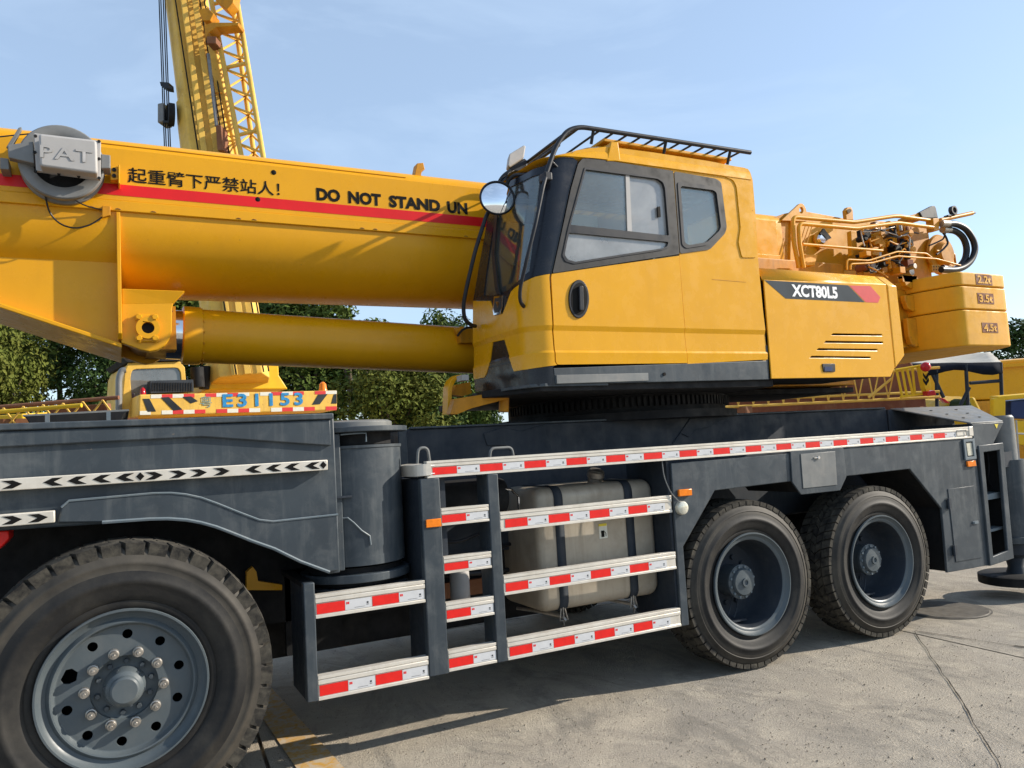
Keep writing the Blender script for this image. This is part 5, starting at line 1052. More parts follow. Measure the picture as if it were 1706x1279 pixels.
for P, y in (([(1576, 373), (1592, 372), (1610, 381), (1622, 400), (1625, 415), (1620, 432), (1608, 444), (1592, 450), (1568, 449)], .45), ([(1578, 383), (1592, 384), (1605, 395), (1611, 412), (1609, 430), (1600, 443), (1590, 450), (1570, 446)], .50)):
    b = MB(); b.tube(rounded([UN(a, c, Y=y) for a, c in P], .2), .031, 10); hs_ = pt(b, 'hydraulic_hose', 'hose', winch, 50)
    b = MB(); b.cyl(UN(P[0][0]-8, P[0][1]-1, Y=y), UN(P[0][0]+4, P[0][1]-.5, Y=y), .035, 10); pt(b, 'hose_coupling', 'steel', winch, 50)
b = MB(); b.tube(rounded([UN(a, c, Y=.55) for a, c in [(1570, 386), (1576, 394), (1580, 405), (1572, 415), (1560, 424)]], .1), .010, 8); b.tube(rounded([UN(a, c, Y=.56) for a, c in [(1548, 409), (1560, 404), (1572, 398), (1575, 388)]], .1), .008, 8); pt(b, 'small_hose', 'hose', winch, 50)
b = MB(); b.prism(XZ([(1553, 441), (1567, 441), (1567, 453), (1553, 453)], .60), (0, .03, 0)); pt(b, 'perforated_bracket', 'fadedyellow', winch, 0)
for k in range(6):
    q_ = UN(1556+(k % 3)*4.2, 444+(k//3)*5, Y=.597); b = MB(); b.disc(q_, (0, 1, 0), .008, 8); pt(b, 'bracket_hole', 'underside', winch, 0)
# counterweight slabs
cwy = .04
zsplit = [UN(1603, y, Y=cwy).z for y in (451.5, 475, 514.5, 576)]
T = zsplit[0]; xa0, xa1 = UN(1603, 452, Y=cwy).x, UN(1674, 456.5, Y=cwy).x
cl = UN(1526, 464, Z=T)
def cwplan(z, dx=0.0):
    L = [V((xa0-.06, cwy, z)), V((xa1, cwy, z)), V((xa1+.16, cwy+.22, z)), V((xa1+.30, 1.0, z)), V((xa1+.30, 1.9, z)), V((xa1, 2.76, z)), V((xa0, 2.76, z)), V((cl.x, 2.4, z)), V((cl.x, cl.y, z))]
    return roundloop(L, .07, 4)
for (z1, z0), txt, (tx0, ty0_, tx1, ty1_) in zip(zip(zsplit, zsplit[1:]), ('2.2t', '3.5t', '4.5t'), ((1626.5, 455.5, 1651, 474.5), (1629.5, 487, 1654, 506), (1637, 536.5, 1661, 554.5))):
    g = .003; b = MB(); b.prism(cwplan(z0+g), (0, 0, z1-z0-2*g)); cw = pt(b, 'counterweight', 'cwyellow', None, 40, .012, 2, label='yellow counterweight slab cast with %s' % txt)
    A = UN(tx0, ty1_, Y=cwy); B = UN(tx1, ty0_, Y=cwy); h_ = UN(tx0, ty1_, Y=cwy).z; h2_ = UN(tx0, ty0_, Y=cwy).z
    b = MB(); b.box((A.x, cwy-.003, h_+.004), (B.x, cwy+.004, h2_-.004)); pt(b, 'recess_shade_plate', 'rustred', cw, 0)  # proud plate in a darker colour paints the recess shade
    text(txt, 'cast_lettering', 'cwyellow', cw, (A.x+.02, cwy-.003, h_+.016), (1, 0, 0), (0, 0, 1), B.x-A.x-.04, h2_-h_-.032, .003, .03)
    b = MB(); p_ = V((xa1+.05, cwy+.06, 0)); q_ = V((xa1+.12, cwy+.157, 0))
    if txt != '2.2t':
        nn = V((.22, -.16, 0)).normalized()*.004
        b.hexa([p_+V((0, 0, z0+.3*(z1-z0))), q_+V((0, 0, z0+.12*(z1-z0))), q_+V((0, 0, z0+.6*(z1-z0))), p_+V((0, 0, z0+.95*(z1-z0)))], [v_+nn for v_ in (p_+V((0, 0, z0+.3*(z1-z0))), q_+V((0, 0, z0+.12*(z1-z0))), q_+V((0, 0, z0+.6*(z1-z0))), p_+V((0, 0, z0+.95*(z1-z0))))]); pt(b, 'dark_stripe', 'slate', cw, 0)
    # round-ended hanging tab in the gap to the hood
    t0 = UN(1517, 470, Y=.42); zc_ = (z0+z1)/2
    b = MB(); wq = .10; b.prism([V((t0.x-wq, .42, z1-.02)), V((t0.x+wq, .42, z1-.02)), V((t0.x+wq, .42, z0+.14)), V((t0.x+wq*.7, .42, z0+.07)), V((t0.x, .42, z0+.045)), V((t0.x-wq*.7, .42, z0+.07)), V((t0.x-wq, .42, z0+.14))], (0, .05, 0)); pt(b, 'hanging_tab', 'gearyellow', cw, 0, .008)
b = MB(); b.box((6.15, .50, zsplit[-1]+.05), (cl.x+.4, 2.4, T-.08)); pt(b, 'counterweight_carrier', 'gearyellow', None, 0, .008)
# ------------------------------------------------------------------ background
def PL(px, py, p0, n_):                    # pixel -> point on the plane through p0 with normal n_
    r = ray(px, py); return CAM + r*((p0-CAM).dot(n_)/r.dot(n_))
def bp(mb, name, mat, parent, smooth=35, bevel=0.0, label=None):
    o = mb.build(name, mat, parent, smooth, bevel)
    if label: o['label'] = label
    return o
# --- crane with the raised boom, seen from its tail
d1 = 11.0; r1, r2 = ray(232, 672), ray(562, 668)
Pa = CAM+r1*d1; Pb = CAM+r2*(d1*r1.z/r2.z)
ua = V((Pb.x-Pa.x, Pb.y-Pa.y, 0)).normalized(); na = V((-ua.y, ua.x, 0))
rc_ = empty('truck_crane', (Pa.x+ua.x*1.3+na.x*2, Pa.y+ua.y*1.3+na.y*2, 0), 'weathered yellow crane with its boom raised steeply behind the slate carrier', 'truck crane')
def A_(px, py, k=0.0): return PL(px, py, Pa+na*k, na)
def quadbox(pts, k, depth): b = MB(); b.prism([A_(x, y, k) for x, y in pts], na*depth); return b
cwb = bp(quadbox([(232, 657), (562, 650), (562, 683), (230, 693)], 0, .7), 'rear_counterweight', 'oldyellow', rc_, 0, .02)
for row, (ya, yb, yc, yd) in (('t', (657.5, 650.5, 664, 656)), ('b', (684.5, 676.5, 691, 683))):
    for k in range(18):
        t0, t1 = k/18, (k+1)/18
        f = lambda t, y0_, y1_: (233+328*t, y0_+(y1_-y0_)*t)
        mt = 'pinkred' if (k+(row == 'b')) % 2 == 0 else 'sticker'
        if (k*7+(row == 'b')*3) % 5 == 0: continue
        b = MB(); b.prism([A_(*f(t0, ya, yb), -.004), A_(*f(t1, ya, yb), -.004), A_(*f(t1, yc, yd), -.004), A_(*f(t0, yc, yd), -.004)], na*.003); bp(b, 'red_marker' if mt == 'pinkred' else 'white_marker', mt, cwb, 0)
for q in ([(238, 664), (249, 664), (260, 685), (246, 686)], [(268, 662), (281, 661), (304, 682), (289, 684)], [(304, 661), (318, 660), (330, 668), (318, 672)], [(520, 674), (530, 657), (546, 656), (533, 673)], [(552, 672), (556, 657), (561, 656), (561, 672)]):
    b = MB(); b.prism([A_(x, y, -.006) for x, y in q], na*.004); bp(b, 'black_stripe', 'decal', cwb, 0)
hN = (A_(400, 656, 0)-A_(400, 678, 0)).length
o_ = A_(334, 679, -.006); e_ = A_(353, 678, -.006); text('粤', 'painted_number', 'bluefade', cwb, o_, e_-o_, (0, 0, 1), (e_-o_).length, hN*.85, .004, .0)
o_ = A_(371, 678.5, -.006); e_ = A_(505, 674.5, -.006); text('E31153', 'painted_number', 'blue', cwb, o_, e_-o_, (0, 0, 1), (e_-o_).length, hN, .004, .03, spacing=1.3)
for px, py, mt, w_ in ((238, 648, 'redlamp', 4.5), (538, 643, 'orange', 6)):
    c0 = A_(px, py+6, .2); rr = (A_(px+w_, py, .2)-A_(px, py, .2)).length; b = MB(); b.lathe([(rr*1.1, -.05), (rr*1.1, 0), (rr, .01), (rr*.9, rr*1.4), (rr*.4, rr*2), (0, rr*2.1)], c0, (0, 0, 1), 18); bp(b, 'beacon', mt, rc_, 50)
b = quadbox([(357, 600), (464, 602), (465, 625), (480, 648), (347, 649), (355, 628)], .9, 1.4); bp(b, 'boom_foot', 'brightyellow', rc_, 0, .02)
b = quadbox([(406, 608), (424, 608), (424, 612), (406, 612)], .88, .01); bp(b, 'name_plate', 'sticker', rc_, 0)
co_ = [(201, 700), (208, 618), (214, 604), (300, 602), (308, 612), (312, 660), (312, 700)]; ci_ = [(220, 668), (217, 630), (220, 615), (296, 612), (301, 620), (303, 655), (235, 665), (228, 672)]
b = MB(); b.holed([[A_(x, y, .55) for x, y in co_], roundloop([A_(x, y, .55) for x, y in ci_], .06)], (0, 0, 0)) if False else None
def holedn(loops, off, u, mb):             # plate with holes in a vertical plane spanned by u and z
    L = [[V((p.dot(u), p.z, 0)) for p in q] for q in loops]; tr = tessellate_polygon(L); P = [p for q in loops for p in q]; N = len(P)
    fs = [tuple(t) for t in tr]+[tuple(N+i for i in reversed(t)) for t in tr]; bb = 0
    for q in loops:
        m_ = len(q); fs += [(bb+i, bb+(i+1) % m_, N+bb+(i+1) % m_, N+bb+i) for i in range(m_)]; bb += m_
    return mb.add(P+[p+off for p in P], fs)
b = holedn([[A_(x, y, .55) for x, y in co_], roundloop([A_(x, y, .55) for x, y in ci_], .06)], na*.06, ua, MB()); bcab = bp(b, 'rear_cab', 'oldyellow', rc_, 0, .01)
b = MB(); b.prism(roundloop([A_(x, y, .58) for x, y in ci_], .05), na*.01); bp(b, 'cab_window', 'farglass', bcab, 0)
b = MB(); b.prism([A_(x, y, .62) for x, y in [(203, 700), (209, 618), (215, 605), (300, 603), (306, 612), (311, 700)]], na*1.5); bp(b, 'cab_shell', 'oldyellow', bcab, 0, .02)
bp(quadbox([(205, 596), (300, 590), (302, 600), (212, 603)], .5, 1.5), 'cab_visor', 'underside', bcab, 0)
b = MB(); b.tube(rounded([A_(198, 700, .5), A_(198, 630, .5), A_(203, 617, .5), A_(209, 616, .5)], .2), .045, 8); bp(b, 'cab_pillar_pad', 'plasticdark', bcab, 50)
rad = bp(quadbox([(250, 634), (322, 632), (323, 652), (251, 655)], .35, .2), 'radiator', 'slatedark', rc_, 0, .005)
for k in range(16):
    x = 254+k*4.3; bp(quadbox([(x, 637), (x+1.6, 637), (x+1.6, 651), (x, 651)], .34, .01), 'radiator_fin', 'underside', rad, 0)
b = MB(); b.cyl(A_(328, 612, .7), A_(330, 645, .7), .10, 14); bp(b, 'winch_motor', 'underside', rc_, 40); b = MB(); b.cyl(A_(342, 610, .9), A_(340, 648, .9), .08, 14); bp(b, 'winch_motor', 'underside', rc_, 40)
# raised boom: top and bottom centre lines
Bt, Bb = AT(303, -60, 15.0), AT(400, 640, 12.8); ax = (Bt-Bb).normalized()
bu = (V((right.x, right.y, 0)).normalized()); bu = (bu-ax*bu.dot(ax)).normalized(); bn = ax.cross(bu); bn = bn if bn.dot(fwd) > 0 else -bn; bu, bn = bu*math.cos(.38)+bn*math.sin(.38), bn*math.cos(.38)-bu*math.sin(.38)
def boomloop(c, w_, d_): return [c-bu*w_*.72-bn*d_*.5, c+bu*w_*.72-bn*d_*.5, c+bu*w_-bn*d_*.2, c+bu*w_+bn*d_*.5, c-bu*w_+bn*d_*.5, c-bu*w_-bn*d_*.2]
LB = (Bt-Bb).length
rb = bp(loft([boomloop(Bb, .46, .9), boomloop(Bb+ax*LB*.62, .43, .85)]), 'raised_boom', 'oldyellow', rc_, 0, .02)
bp(loft([boomloop(Bb+ax*LB*.6, .38, .75), boomloop(Bt+ax*2, .36, .7)]), 'boom_section', 'oldyellow', rc_, 0, .02)
for off, w_ in ((-.10, .05), (.10, .05)):
    b = MB(); c0 = Bb+bu*off-bn*.47; c1 = Bb+ax*LB*.98+bu*off-bn*.47; b.hexa([c0-bu*w_, c0+bu*w_, c0+bu*w_-bn*.03, c0-bu*w_-bn*.03], [c1-bu*w_, c1+bu*w_, c1+bu*w_-bn*.03, c1-bu*w_-bn*.03]); bp(b, 'boom_rib', 'oldyellow', rb, 0, .005)
for off in (-.2, .22, .30):
    b = MB(); b.tube([Bb+bu*(off+.12)-bn*.52, Bb+ax*LB*.5+bu*off-bn*.5, Bt+bu*(off-.05)-bn*.46], .012, 6); bp(b, 'hoist_rope', 'ink', rb, 0)
r3 = random.Random(5)
for k in range(16):
    t = .50+.48*k/16; c0 = Bb+ax*LB*t-bn*.455; s = r3.choice((-1, 1)); b = MB(); b.box((-.09, -.006, -.01), (.09, .006, .01)); o = bp(b, 'oil_mark', 'gearyellow', rb, 0); mw = Matrix((( bu.x, bn.x, ax.x, 0), (bu.y, bn.y, ax.y, 0), (bu.z, bn.z, ax.z, 0), (0, 0, 0, 1))); mw = Matrix.Translation(c0+bu*(.22+r3.uniform(-.05, .05))) @ mw; WM[o] = mw; o.matrix_basis = mw
# ropes and block at its left edge
for a, c in ((265, 274), (268, 277), (272, 281), (275, 284)):
    b = MB(); b.tube([AT(a-3, -60, 14.6), AT(a, 0, 14.3), AT(c, 245, 13.6), AT(c+8, 420, 13)], .010, 6); bp(b, 'hoist_rope', 'ink', rc_, 0)
q_ = lambda x, y, d=13.7: AT(x, y, d)
b = MB(); b.prism([q_(262, 172), (q_(272, 170)), q_(273, 202), q_(262, 204)], fwd*.35); bp(b, 'rope_block', 'plasticdark', rc_, 0, .02)
b = MB(); b.lathe([(0, 0), (.20, 0), (.20, .1), (0, .1)], q_(280, 190), right*.9+fwd*.5, 24); bp(b, 'rope_sheave', 'underside', rc_, 40)
b = MB(); b.prism([q_(266, 136), q_(281, 137), q_(282, 147), q_(275, 146), q_(268, 143)], fwd*.2); b.tube([q_(280, 145), q_(288, 148)], .03, 6); bp(b, 'rope_guide', 'black', rc_, 0); b = MB(); b.tube([q_(272, 203), q_(290, 203)], .03, 6); bp(b, 'rope_block_arm', 'black', rc_, 0)
# lattice jib folded beside the boom
ch = [((350, -10), (404, 270), 13.3), ((393, -10), (440, 270), 13.3), ((385, -10), (425, 270), 14.1)]
cp_ = lambda i, t: AT(ch[i][0][0]+(ch[i][1][0]-ch[i][0][0])*t, ch[i][0][1]+(ch[i][1][1]-ch[i][0][1])*t, ch[i][2]+.9-.9*t)
lj = None
for i in range(3):
    b = MB(); b.tube([cp_(i, -.3), cp_(i, 1.35)], .045, 10); o = bp(b, 'jib_chord', 'oldyellow', rc_, 50); lj = lj or o
n_br = 9
for k in range(-2, n_br+2):
    t0, t1 = k/n_br, (k+.5)/n_br
    for i, j in ((0, 1), (0, 2), (1, 2)):
        for a, c in ((cp_(i, t0), cp_(j, t1)), (cp_(j, t1), cp_(i, t0+1/n_br))):
            if (i, j) == (0, 1) and a != cp_(i, t0): continue
            b = MB(); b.tube([a, c], .020, 6); bp(b, 'jib_brace', 'oldyellow', lj, 50)
for t in (.06, .44, .84):
    b = MB(); b.tube([cp_(0, t), cp_(1, t-.03)], .035, 8); bp(b, 'jib_cross_tube', 'oldyellow', lj, 50)
b = MB(); b.prism([AT(x, y, 13.6) for x, y in [(340, 42), (352, 37), (398, 37), (396, 42), (360, 45), (348, 54), (342, 66)]], fwd*.3); b.prism([AT(x, y, 13.6) for x, y in [(330, 16), (345, 12), (356, 22), (350, 34), (338, 34)]], fwd*.3); b.prism([AT(x, y, 13.7) for x, y in [(350, -20), (392, -20), (388, 4), (378, 16), (368, 8), (356, -4)]], fwd*.3); bp(b, 'jib_hanger', 'gearyellow', rc_, 0, .01)
b = MB(); b.prism([AT(x, y, 13.9) for x, y in [(345, 72), (358, 72), (396, 262), (374, 262)]], fwd*.3); bp(b, 'jib_strut', 'oldyellow', rc_, 0, .02)
b = MB(); b.tube([AT(347, 90, 13.8), AT(361, 210, 13.4)], .03, 8); bp(b, 'jib_rod', 'plasticdark', rc_, 50)
b = MB(); b.prism([AT(x, y, 13.6) for x, y in [(344, 60), (360, 60), (360, 72), (344, 72)]], fwd*.3); bp(b, 'jib_pin_block', 'rust', rc_, 0, .01); b = MB(); b.prism([AT(x, y, 13.3) for x, y in [(359, 208), (368, 208), (372, 250), (362, 250)]], fwd*.3); bp(b, 'jib_pin_block', 'rust', rc_, 0, .01)
# carrier below so the crane stands on the ground
b = MB(); base = Pa+ua*1.35+na*3.0; b.box((-1.3, -3.6, .62), (1.3, 6.5, 1.45)); mwc = Matrix(((ua.x, na.x, 0, base.x), (ua.y, na.y, 0, base.y), (0, 0, 1, 0), (0, 0, 0, 1))); o = b.build('carrier', 'oldyellow', rc_, 0, .03, 2, mwc)
b = MB(); b.box((-.9, -2.0, 1.45), (.9, 1.5, 2.35)); b.build('turntable', 'oldyellow', rc_, 0, .03, 2, mwc)
b = MB(); b.lathe([(0, 0), (.34, .02), (.36, 0), (.54, -.01), (.58, .05), (.58, .3), (0, .3)], (0, 0, 0), (1, 0, 0), 32); fw_me = b.mesh('wheel', 'rubber', 40)
for x, s in ((-1.3, 0), (1.3, PI)):
    for y in (-2.6, -1.3, 3.5, 5.0): link('wheel', fw_me, rc_, mwc @ Matrix.Translation(V((x, y, .58))) @ Matrix.Rotation(s, 4, 'Z'))
# --- lattice jib lying at the left
lj1 = empty('lattice_jib', AT(60, 700, 9.5).xy.to_3d(), 'rust orange lattice jib lying behind the carrier deck at the left edge', 'crane jib')
L_ = lambda x, y, d=9.5: AT(x, y, d)
for (x0, yy0), (x1, yy1), d, mt in (((-200, 694), (198, 662), 9.5, 'rust'), ((-200, 702), (136, 675), 9.2, 'brightyellow'), ((-200, 725), (190, 700), 9.5, 'rust')):
    b = MB(); b.tube([L_(x0, yy0, d), L_(x1, yy1, d)], .026, 8); bp(b, 'jib_chord', mt, lj1, 50)
for k in range(-3, 6):
    x = -10+k*33; yt = 679-(x*.08); b = MB(); b.tube([L_(x+16, yt, 9.4), L_(x-8, yt+30, 9.4)], .012, 6); bp(b, 'jib_brace', 'oldyellow', lj1, 50); b = MB(); b.tube([L_(x+16, yt, 9.4), L_(x+36, yt+27, 9.4)], .012, 6); bp(b, 'jib_brace', 'oldyellow', lj1, 50)
b = MB(); b.prism([L_(x, y, 9.6) for x, y in [(78, 680), (178, 672), (180, 690), (78, 697)]], fwd*.1); bp(b, 'jib_web_plate', 'rust', lj1, 0, .01)
for x in (20, 170):                        # trestles that carry it
    p = L_(x, 706, 9.5); b = MB(); b.box((p.x-.06, p.y-.06, 0), (p.x+.06, p.y+.06, p.z)); b.box((p.x-.4, p.y-.08, p.z-.01), (p.x+.4, p.y+.08, p.z+.06)); bp(b, 'trestle', 'rust', lj1, 0)
yb_ = empty('steel_box', AT(15, 700, 10.5).xy.to_3d(), 'yellow steel box behind the lattice jib at the left edge', 'steel box')
b = MB(); b.prism([AT(x, y, 10.4) for x, y in [(-60, 696), (38, 689), (40, 790), (-60, 800)]], fwd*.8); bp(b, 'box_body', 'brightyellow', yb_, 0, .02)
# --- right: brown boom with a yellow lattice jib in front of it
D = 13.0
rb1 = empty('crane_boom', AT(1330, 720, D).xy.to_3d(), 'red brown crane boom lying on stands behind the engine hood', 'crane boom')
b = MB(); b.prism([AT(x, y, D) for x, y in [(1100, 630), (1500, 580), (1540, 630), (1545, 688), (1100, 700)]], fwd*.9); bp(b, 'boom_box', 'rustred', rb1, 0, .03)
for x, w_ in ((1161, 1.5), (1210, 2.5)):
    b = MB(); b.prism([AT(a, c, D-.05) for a, c in [(x-w_, 664), (x+w_, 664), (x+w_, 692), (x-w_, 692)]], fwd*.06); bp(b, 'boom_band', 'plastic', rb1, 0)
for x in (1180, 1480):
    p = AT(x, 700, D); b = MB(); b.box((p.x-.2, p.y-.1, 0), (p.x+.2, p.y+.8, p.z+.1)); bp(b, 'stand', 'rust', rb1, 0)
ljr = empty('lattice_jib', AT(1400, 700, 12.2).xy.to_3d(), 'yellow lattice jib with a braced end in front of the red brown boom', 'crane jib')
J = lambda x, y, d=12.2: AT(x, y, d)
for a, c, d in (((1190, 679), (1565, 661), 12.2), ((1190, 640), (1565, 612), 12.2), ((1190, 668), (1565, 652), 12.9)):
    b = MB(); b.tube([J(*a, d), J(*c, d)], .022, 8); bp(b, 'jib_chord', 'oldyellow', ljr, 50)
for k in range(11):
    x = 1230+k*25; yb2 = 677-(x-1190)*.048; yt2 = 640-(x-1190)*.075
    for u in (-9, 9):
        b = MB(); b.tube([J(x, yb2), J(x+u, yt2)], .012, 6); bp(b, 'jib_brace', 'oldyellow', ljr, 50)
b = MB(); b.tube([J(1447, 662), J(1486, 630)], .022, 6); bp(b, 'jib_brace', 'oldyellow', ljr, 50)
for P in ([(1494, 618), (1503, 660)], [(1503, 616), (1511, 660)], [(1511, 614), (1521, 658)], [(1520, 612), (1524, 655)], [(1492, 616), (1540, 608)], [(1500, 661), (1538, 656)], [(1536, 610), (1545, 655)]):
    b = MB(); b.tube([J(*q, 12.0) for q in P], .02, 6); bp(b, 'end_cage_bar', 'brightyellow', ljr, 50)
b = MB(); b.prism([J(x, y, 11.9) for x, y in [(1534, 608), (1546, 618), (1552, 645), (1545, 655), (1541, 645)]], fwd*.15); hp_ = bp(b, 'end_plate', 'brightyellow', ljr, 0, .005)
for k in range(2):
    b = MB(); b.prism([J(x, y+k*9, 11.88) for x, y in [(1538, 621), (1543, 627), (1547, 620), (1548, 625), (1543.5, 633), (1538.5, 626)]], fwd*.01); bp(b, 'chevron_mark', 'ink', hp_, 0)
b = MB(); c0 = J(1542, 611, 11.8); b.ball(c0, .075, 14, 10); bp(b, 'red_lamp', 'redlamp', ljr, 50)
b = MB(); b.prism([J(x, y, 11.8) for x, y in [(1545, 652), (1558, 650), (1560, 658), (1546, 660)]], fwd*.15); b.prism([J(x, y, 11.8) for x, y in [(1566, 662), (1574, 664), (1584, 672), (1576, 671)]], fwd*.1); bp(b, 'red_lamp', 'redlamp', ljr, 0, .01)
for x in (1240, 1530):
    p = J(x, 690); b = MB(); b.box((p.x-.08, p.y-.1, 0), (p.x+.08, p.y+.1, p.z+.12)); bp(b, 'stand', 'rust', ljr, 0)
# --- small machine with a canvas canopy
cm = empty('roller', AT(1600, 760, 13.5).xy.to_3d(), 'small machine under a sagging grey canvas canopy on thin posts', 'machine')
K = lambda x, y, d=13.5: AT(x, y, d)
top_ = [K(1508, 606, 13.2), K(1560, 592, 15.2), K(1650, 586, 15.2), K(1668, 603, 13.2)]
b = MB(); N = 10; vs = []
for i in range(N+1):
    for j in range(N+1):
        u, v_ = i/N, j/N; p = top_[0].lerp(top_[3], u).lerp(top_[1].lerp(top_[2], u), v_); p = p+V((0, 0, -.10*math.sin(PI*u)*math.sin(PI*v_)+.03*noise.noise(p*2))); vs.append(p)
b.add(vs, [(i*(N+1)+j, (i+1)*(N+1)+j, (i+1)*(N+1)+j+1, i*(N+1)+j+1) for i in range(N) for j in range(N)]); o = bp(b, 'canopy', 'canvas', cm, 60); o.modifiers.new('solid', 'SOLIDIFY').thickness = .02
b = MB(); vs = []
for i in range(N+1):
    u = i/N; p = top_[0].lerp(top_[3], u); vs += [p, p-V((0, 0, .17+.05*math.sin(u*9)))]
b.add(vs, [(2*i, 2*i+1, 2*i+3, 2*i+2) for i in range(N)]); o = bp(b, 'canopy_valance', 'tarp', cm, 60); o.modifiers.new('solid', 'SOLIDIFY').thickness = .015
for P in ([(1667, 604), (1673, 790)], [(1609, 606), (1619, 790)], [(1560, 608), (1563, 780)], [(1616, 638), (1668, 634)], [(1615, 645), (1600, 675)], [(1553, 622), (1572, 662)]):
    b = MB(); b.tube([K(*q, 13.2) for q in P], .03, 8); bp(b, 'canopy_post', 'slatedark', cm, 50)
b = MB(); b.prism([K(x, y, 13.6) for x, y in [(1585, 668), (1625, 660), (1640, 690), (1640, 800), (1560, 800), (1560, 690)]], fwd*1.2); bp(b, 'machine_body', 'brightyellow', cm, 0, .05)
for x in (1570, 1640):
    p = K(x, 760, 13.5); b = MB(); b.lathe([(0, 0), (.4, .0), (.45, .05), (.45, .3), (0, .3)], (p.x, p.y, .45), (ua.x, ua.y, 0), 28); bp(b, 'wheel', 'rubber', cm, 40)
b = MB(); b.prism([K(x, y, 13.3) for x, y in [(1594, 690), (1600, 670), (1612, 664), (1620, 672), (1618, 692)]], fwd*.4); bp(b, 'seat', 'leafB', cm, 0, .03)
# --- yellow crane boom and blue and yellow truck at the right edge
yc = empty('truck_crane', AT(1760, 760, 19).xy.to_3d(), 'bright yellow crane with a thick horizontal boom at the right edge', 'truck crane')
b = MB(); b.prism([AT(x, y, 19) for x, y in [(1540, 626), (1600, 606), (1900, 582), (1900, 656), (1700, 664), (1560, 668), (1540, 650)]], fwd*1.0); bp(b, 'boom', 'boomyellow', yc, 0, .05)
b = MB(); b.prism([AT(x, y, 18.9) for x, y in [(1672, 607), (1900, 590), (1900, 595), (1672, 612)]], fwd*.1); bp(b, 'boom_flange', 'boomyellow', yc, 0)
b = MB(); b.prism([AT(x, y, 19) for x, y in [(1625, 668), (1900, 655), (1900, 770), (1625, 770)]], fwd*2.0); bp(b, 'carrier', 'gearyellow', yc, 0, .05)
for x in (1660, 1780):
    p = AT(x, 760, 18.9); b = MB(); b.lathe([(0, 0), (.34, .02), (.36, 0), (.54, -.01), (.58, .05), (.58, .3), (0, .3)], (p.x, p.y, .58), (ua.x*.3+na.x, ua.y*.3+na.y, 0), 32); bp(b, 'wheel', 'rubber', yc, 40)
bt = empty('truck', AT(1720, 800, 11.5).xy.to_3d(), 'yellow truck with a dark blue cargo side at the right edge', 'truck')
E_ = lambda x, y, d=11.5: AT(x, y, d)
b = MB(); b.prism([E_(x, y) for x, y in [(1684, 668), (1900, 644), (1900, 706), (1684, 697)]], fwd*.25); bp(b, 'cargo_side', 'bluebody', bt, 0, .02)
b = MB(); b.prism([E_(x, y, 11.45) for x, y in [(1662, 668), (1900, 646), (1900, 640), (1662, 660)]], fwd*.2); b.prism([E_(x, y) for x, y in [(1690, 700), (1900, 709), (1900, 770), (1692, 740)]], fwd*.25); b.prism([E_(x, y, 11.45) for x, y in [(1655, 664), (1676, 660), (1676, 700), (1655, 700)]], fwd*.1); bp(b, 'truck_frame', 'brightyellow', bt, 0, .02)
p = E_(1722, 760); b = MB(); b.lathe([(0, 0), (.3, .02), (.32, 0), (.47, -.01), (.5, .05), (.5, .3), (0, .3)], (p.x, p.y, .5), (na.x, na.y, 0), 32); bp(b, 'wheel', 'rubber', bt, 40)
b = MB(); b.tube([E_(1693, 700, 11.2), E_(1698, 770, 11.2)], .012, 6); b.tube([E_(1691, 722, 11.2), E_(1760, 724, 11.2)], .012, 6); bp(b, 'hand_rail', 'plastic', bt, 50)
# ------------------------------------------------------------------ trees
def crown_mesh(seed, mat, flat=1.0):
    r = random.Random(seed); vs = []; fs = []
    cl = []
    for k in range(34):
        t = r.random(); a = r.uniform(0, 2*PI); z = .05+.95*t; rad = (math.sin(PI*min(1, .16+.80*t))**.7)*r.uniform(.35, .95)
        cl.append((V((rad*math.cos(a), rad*math.sin(a), z*2.1*flat)), r.uniform(.20, .42)))
    for c, s in cl:
        for k in range(420):
            d = V((r.gauss(0, 1), r.gauss(0, 1), r.gauss(0, 1))).normalized()*s*r.uniform(.55, 1.05)**.6
            p = c+d; n_ = (d.normalized()+V((r.gauss(0, .6), r.gauss(0, .6), r.gauss(0, .6)+.4))).normalized()
            u = n_.orthogonal().normalized(); u = Matrix.Rotation(r.uniform(0, 2*PI), 3, n_) @ u; w_ = n_.cross(u)
            l_ = r.uniform(.024, .05); h_ = l_*r.uniform(.4, .6); i = len(vs)
            vs += [p-u*l_, p-w_*h_+n_*l_*.15, p+u*l_, p+w_*h_+n_*l_*.15]; fs.append((i, i+1, i+2, i+3))
    me = bpy.data.meshes.new('crown'); me.from_pydata([tuple(v) for v in vs], [], fs); me.materials.append(M[mat]); return me, cl
def trunk_mesh(seed, cl):
    r = random.Random(seed); b = MB(); top_ = V((r.uniform(-.1, .1), r.uniform(-.1, .1), 1.5))
    pts = [V((0, 0, -.9)), V((r.uniform(-.05, .05), r.uniform(-.05, .05), -.2)), V((r.uniform(-.08, .08), r.uniform(-.08, .08), .6)), top_]
    b.tube(pts, [.075, .06, .045, .02], 8)
    for c, s in cl[::2]:
        t = min(.95, max(.1, c.z/2.6)); st = pts[1].lerp(pts[3], t*.8); b.tube([st, st.lerp(c, .5)+V((0, 0, -.05)), c], [.028, .018, .006], 6)
    return b.mesh('trunk', 'trunk', 50)
TV = []
for sd, mt in ((1, 'leafA'), (2, 'leafB'), (3, 'leafC'), (4, 'leafB'), (5, 'leafA')):
    me, cl = crown_mesh(sd, mt); TV.append((me, trunk_mesh(sd+50, cl)))
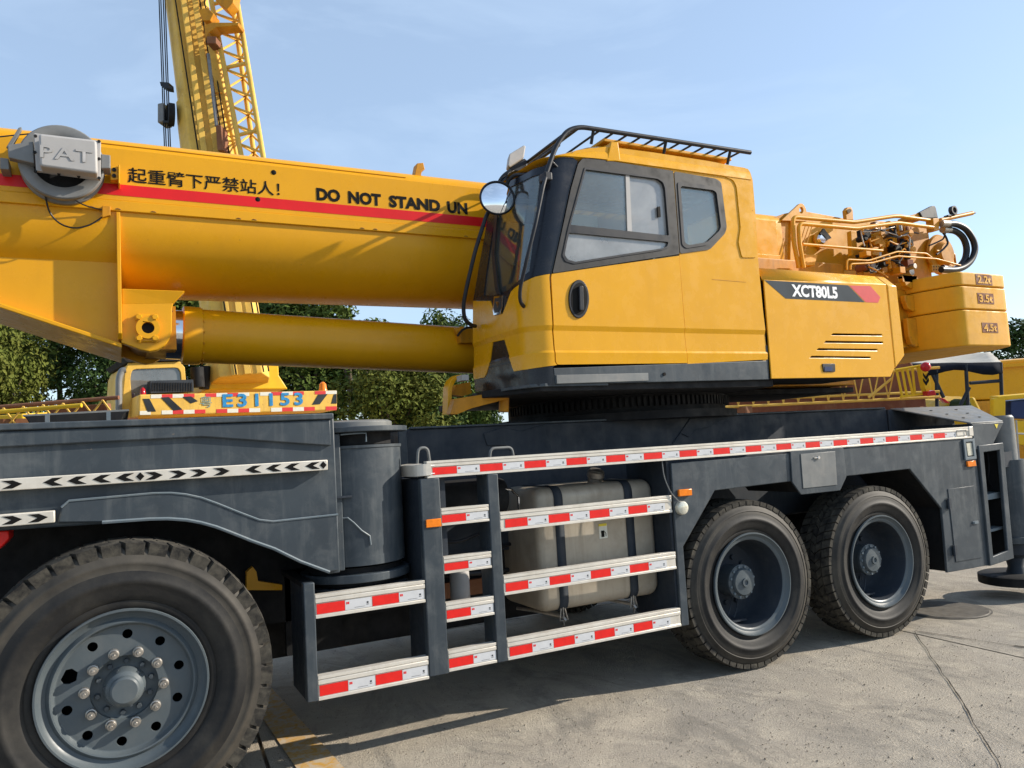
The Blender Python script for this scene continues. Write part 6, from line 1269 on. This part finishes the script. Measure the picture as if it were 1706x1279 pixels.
def tree(px, ptop, d, var, wid, label, zb=None, rz=0.0):
    top_ = AT(px, ptop, d); base = V((top_.x, top_.y, 0)); H = top_.z
    sc = H/3.1 if zb is None else (H-zb)/2.25            # crown spans 0..2.2, trunk reaches below
    cb = H-2.2*sc
    tr = empty('tree', base, label, 'tree', 'trees behind the yard')
    mw = Matrix.Translation(V((base.x, base.y, cb))) @ Matrix.Rotation(rz, 4, 'Z') @ Matrix.Diagonal(V((sc*wid, sc*wid, sc, 1)))
    link('crown', TV[var][0], tr, mw)
    mt = Matrix.Translation(V((base.x, base.y, cb))) @ Matrix.Rotation(rz, 4, 'Z') @ Matrix.Diagonal(V((sc*wid, sc*wid, sc, 1)))
    if cb > .9*sc:                          # lengthen the trunk to the ground
        k = MB(); k.tube([(0, 0, -cb/sc-.02), (0, 0, -.85)], [.085, .074], 8); link('lower_trunk', k.mesh('lower_trunk', 'trunk', 50), tr, mt)
    link('trunk', TV[var][1], tr, mt)
    return tr
tree(-110, 470, 25, 2, 1.1, 'olive green tree cut by the left picture edge', 1.2, .3)
tree(-28, 520, 22, 2, .72, 'sunlit olive tree standing left of the sky gap under the boom bracket', 1.2, 1.3)
tree(98, 470, 31, 3, .9, 'dark tree whose bare trunk shows against the sky gap under the boom bracket', 5.0, 2.2)
tree(207, 500, 25, 1, .72, 'dark green tree right of the sky gap and left of the old crane cab', 1.2, .8)
tree(255, 470, 29, 4, 1.1, 'green tree behind the old crane cab', 1.5, 2.9)
tree(330, 480, 31, 3, 1.0, 'dark tree hidden mostly by the raised boom foot', 1.5, 4.0)
tree(440, 492, 28, 1, 1.0, 'dark tree directly right of the raised boom foot', 1.2, .2)
tree(505, 498, 27, 4, 1.0, 'green tree seen above and below the derrick cylinder', 1.0, 1.9)
tree(572, 503, 26, 0, 1.0, 'tallest green tree at the edge of the sky strip above the derrick cylinder', 1.0, 3.3)
tree(640, 575, 23, 2, 1.1, 'sunlit olive tree below the derrick cylinder', .8, 5.0)
tree(690, 590, 24, 1, 1.0, 'dark green tree below the derrick cylinder beside the cab mount', .8, 1.0)
tree(722, 528, 34, 0, .8, 'small far tree top peeping over the derrick cylinder beside the cab', 1.0, 2.0)
tree(752, 532, 35, 3, .8, 'far tree top nearest the cab above the derrick cylinder', 1.0, 4.4)
tree(1712, 540, 36, 1, 1.3, 'dark distant tree beyond the counterweights at the right edge', 1.0, .5)
tree(1800, 520, 38, 3, 1.3, 'dark distant tree just outside the right edge', 1.0, 1.5)
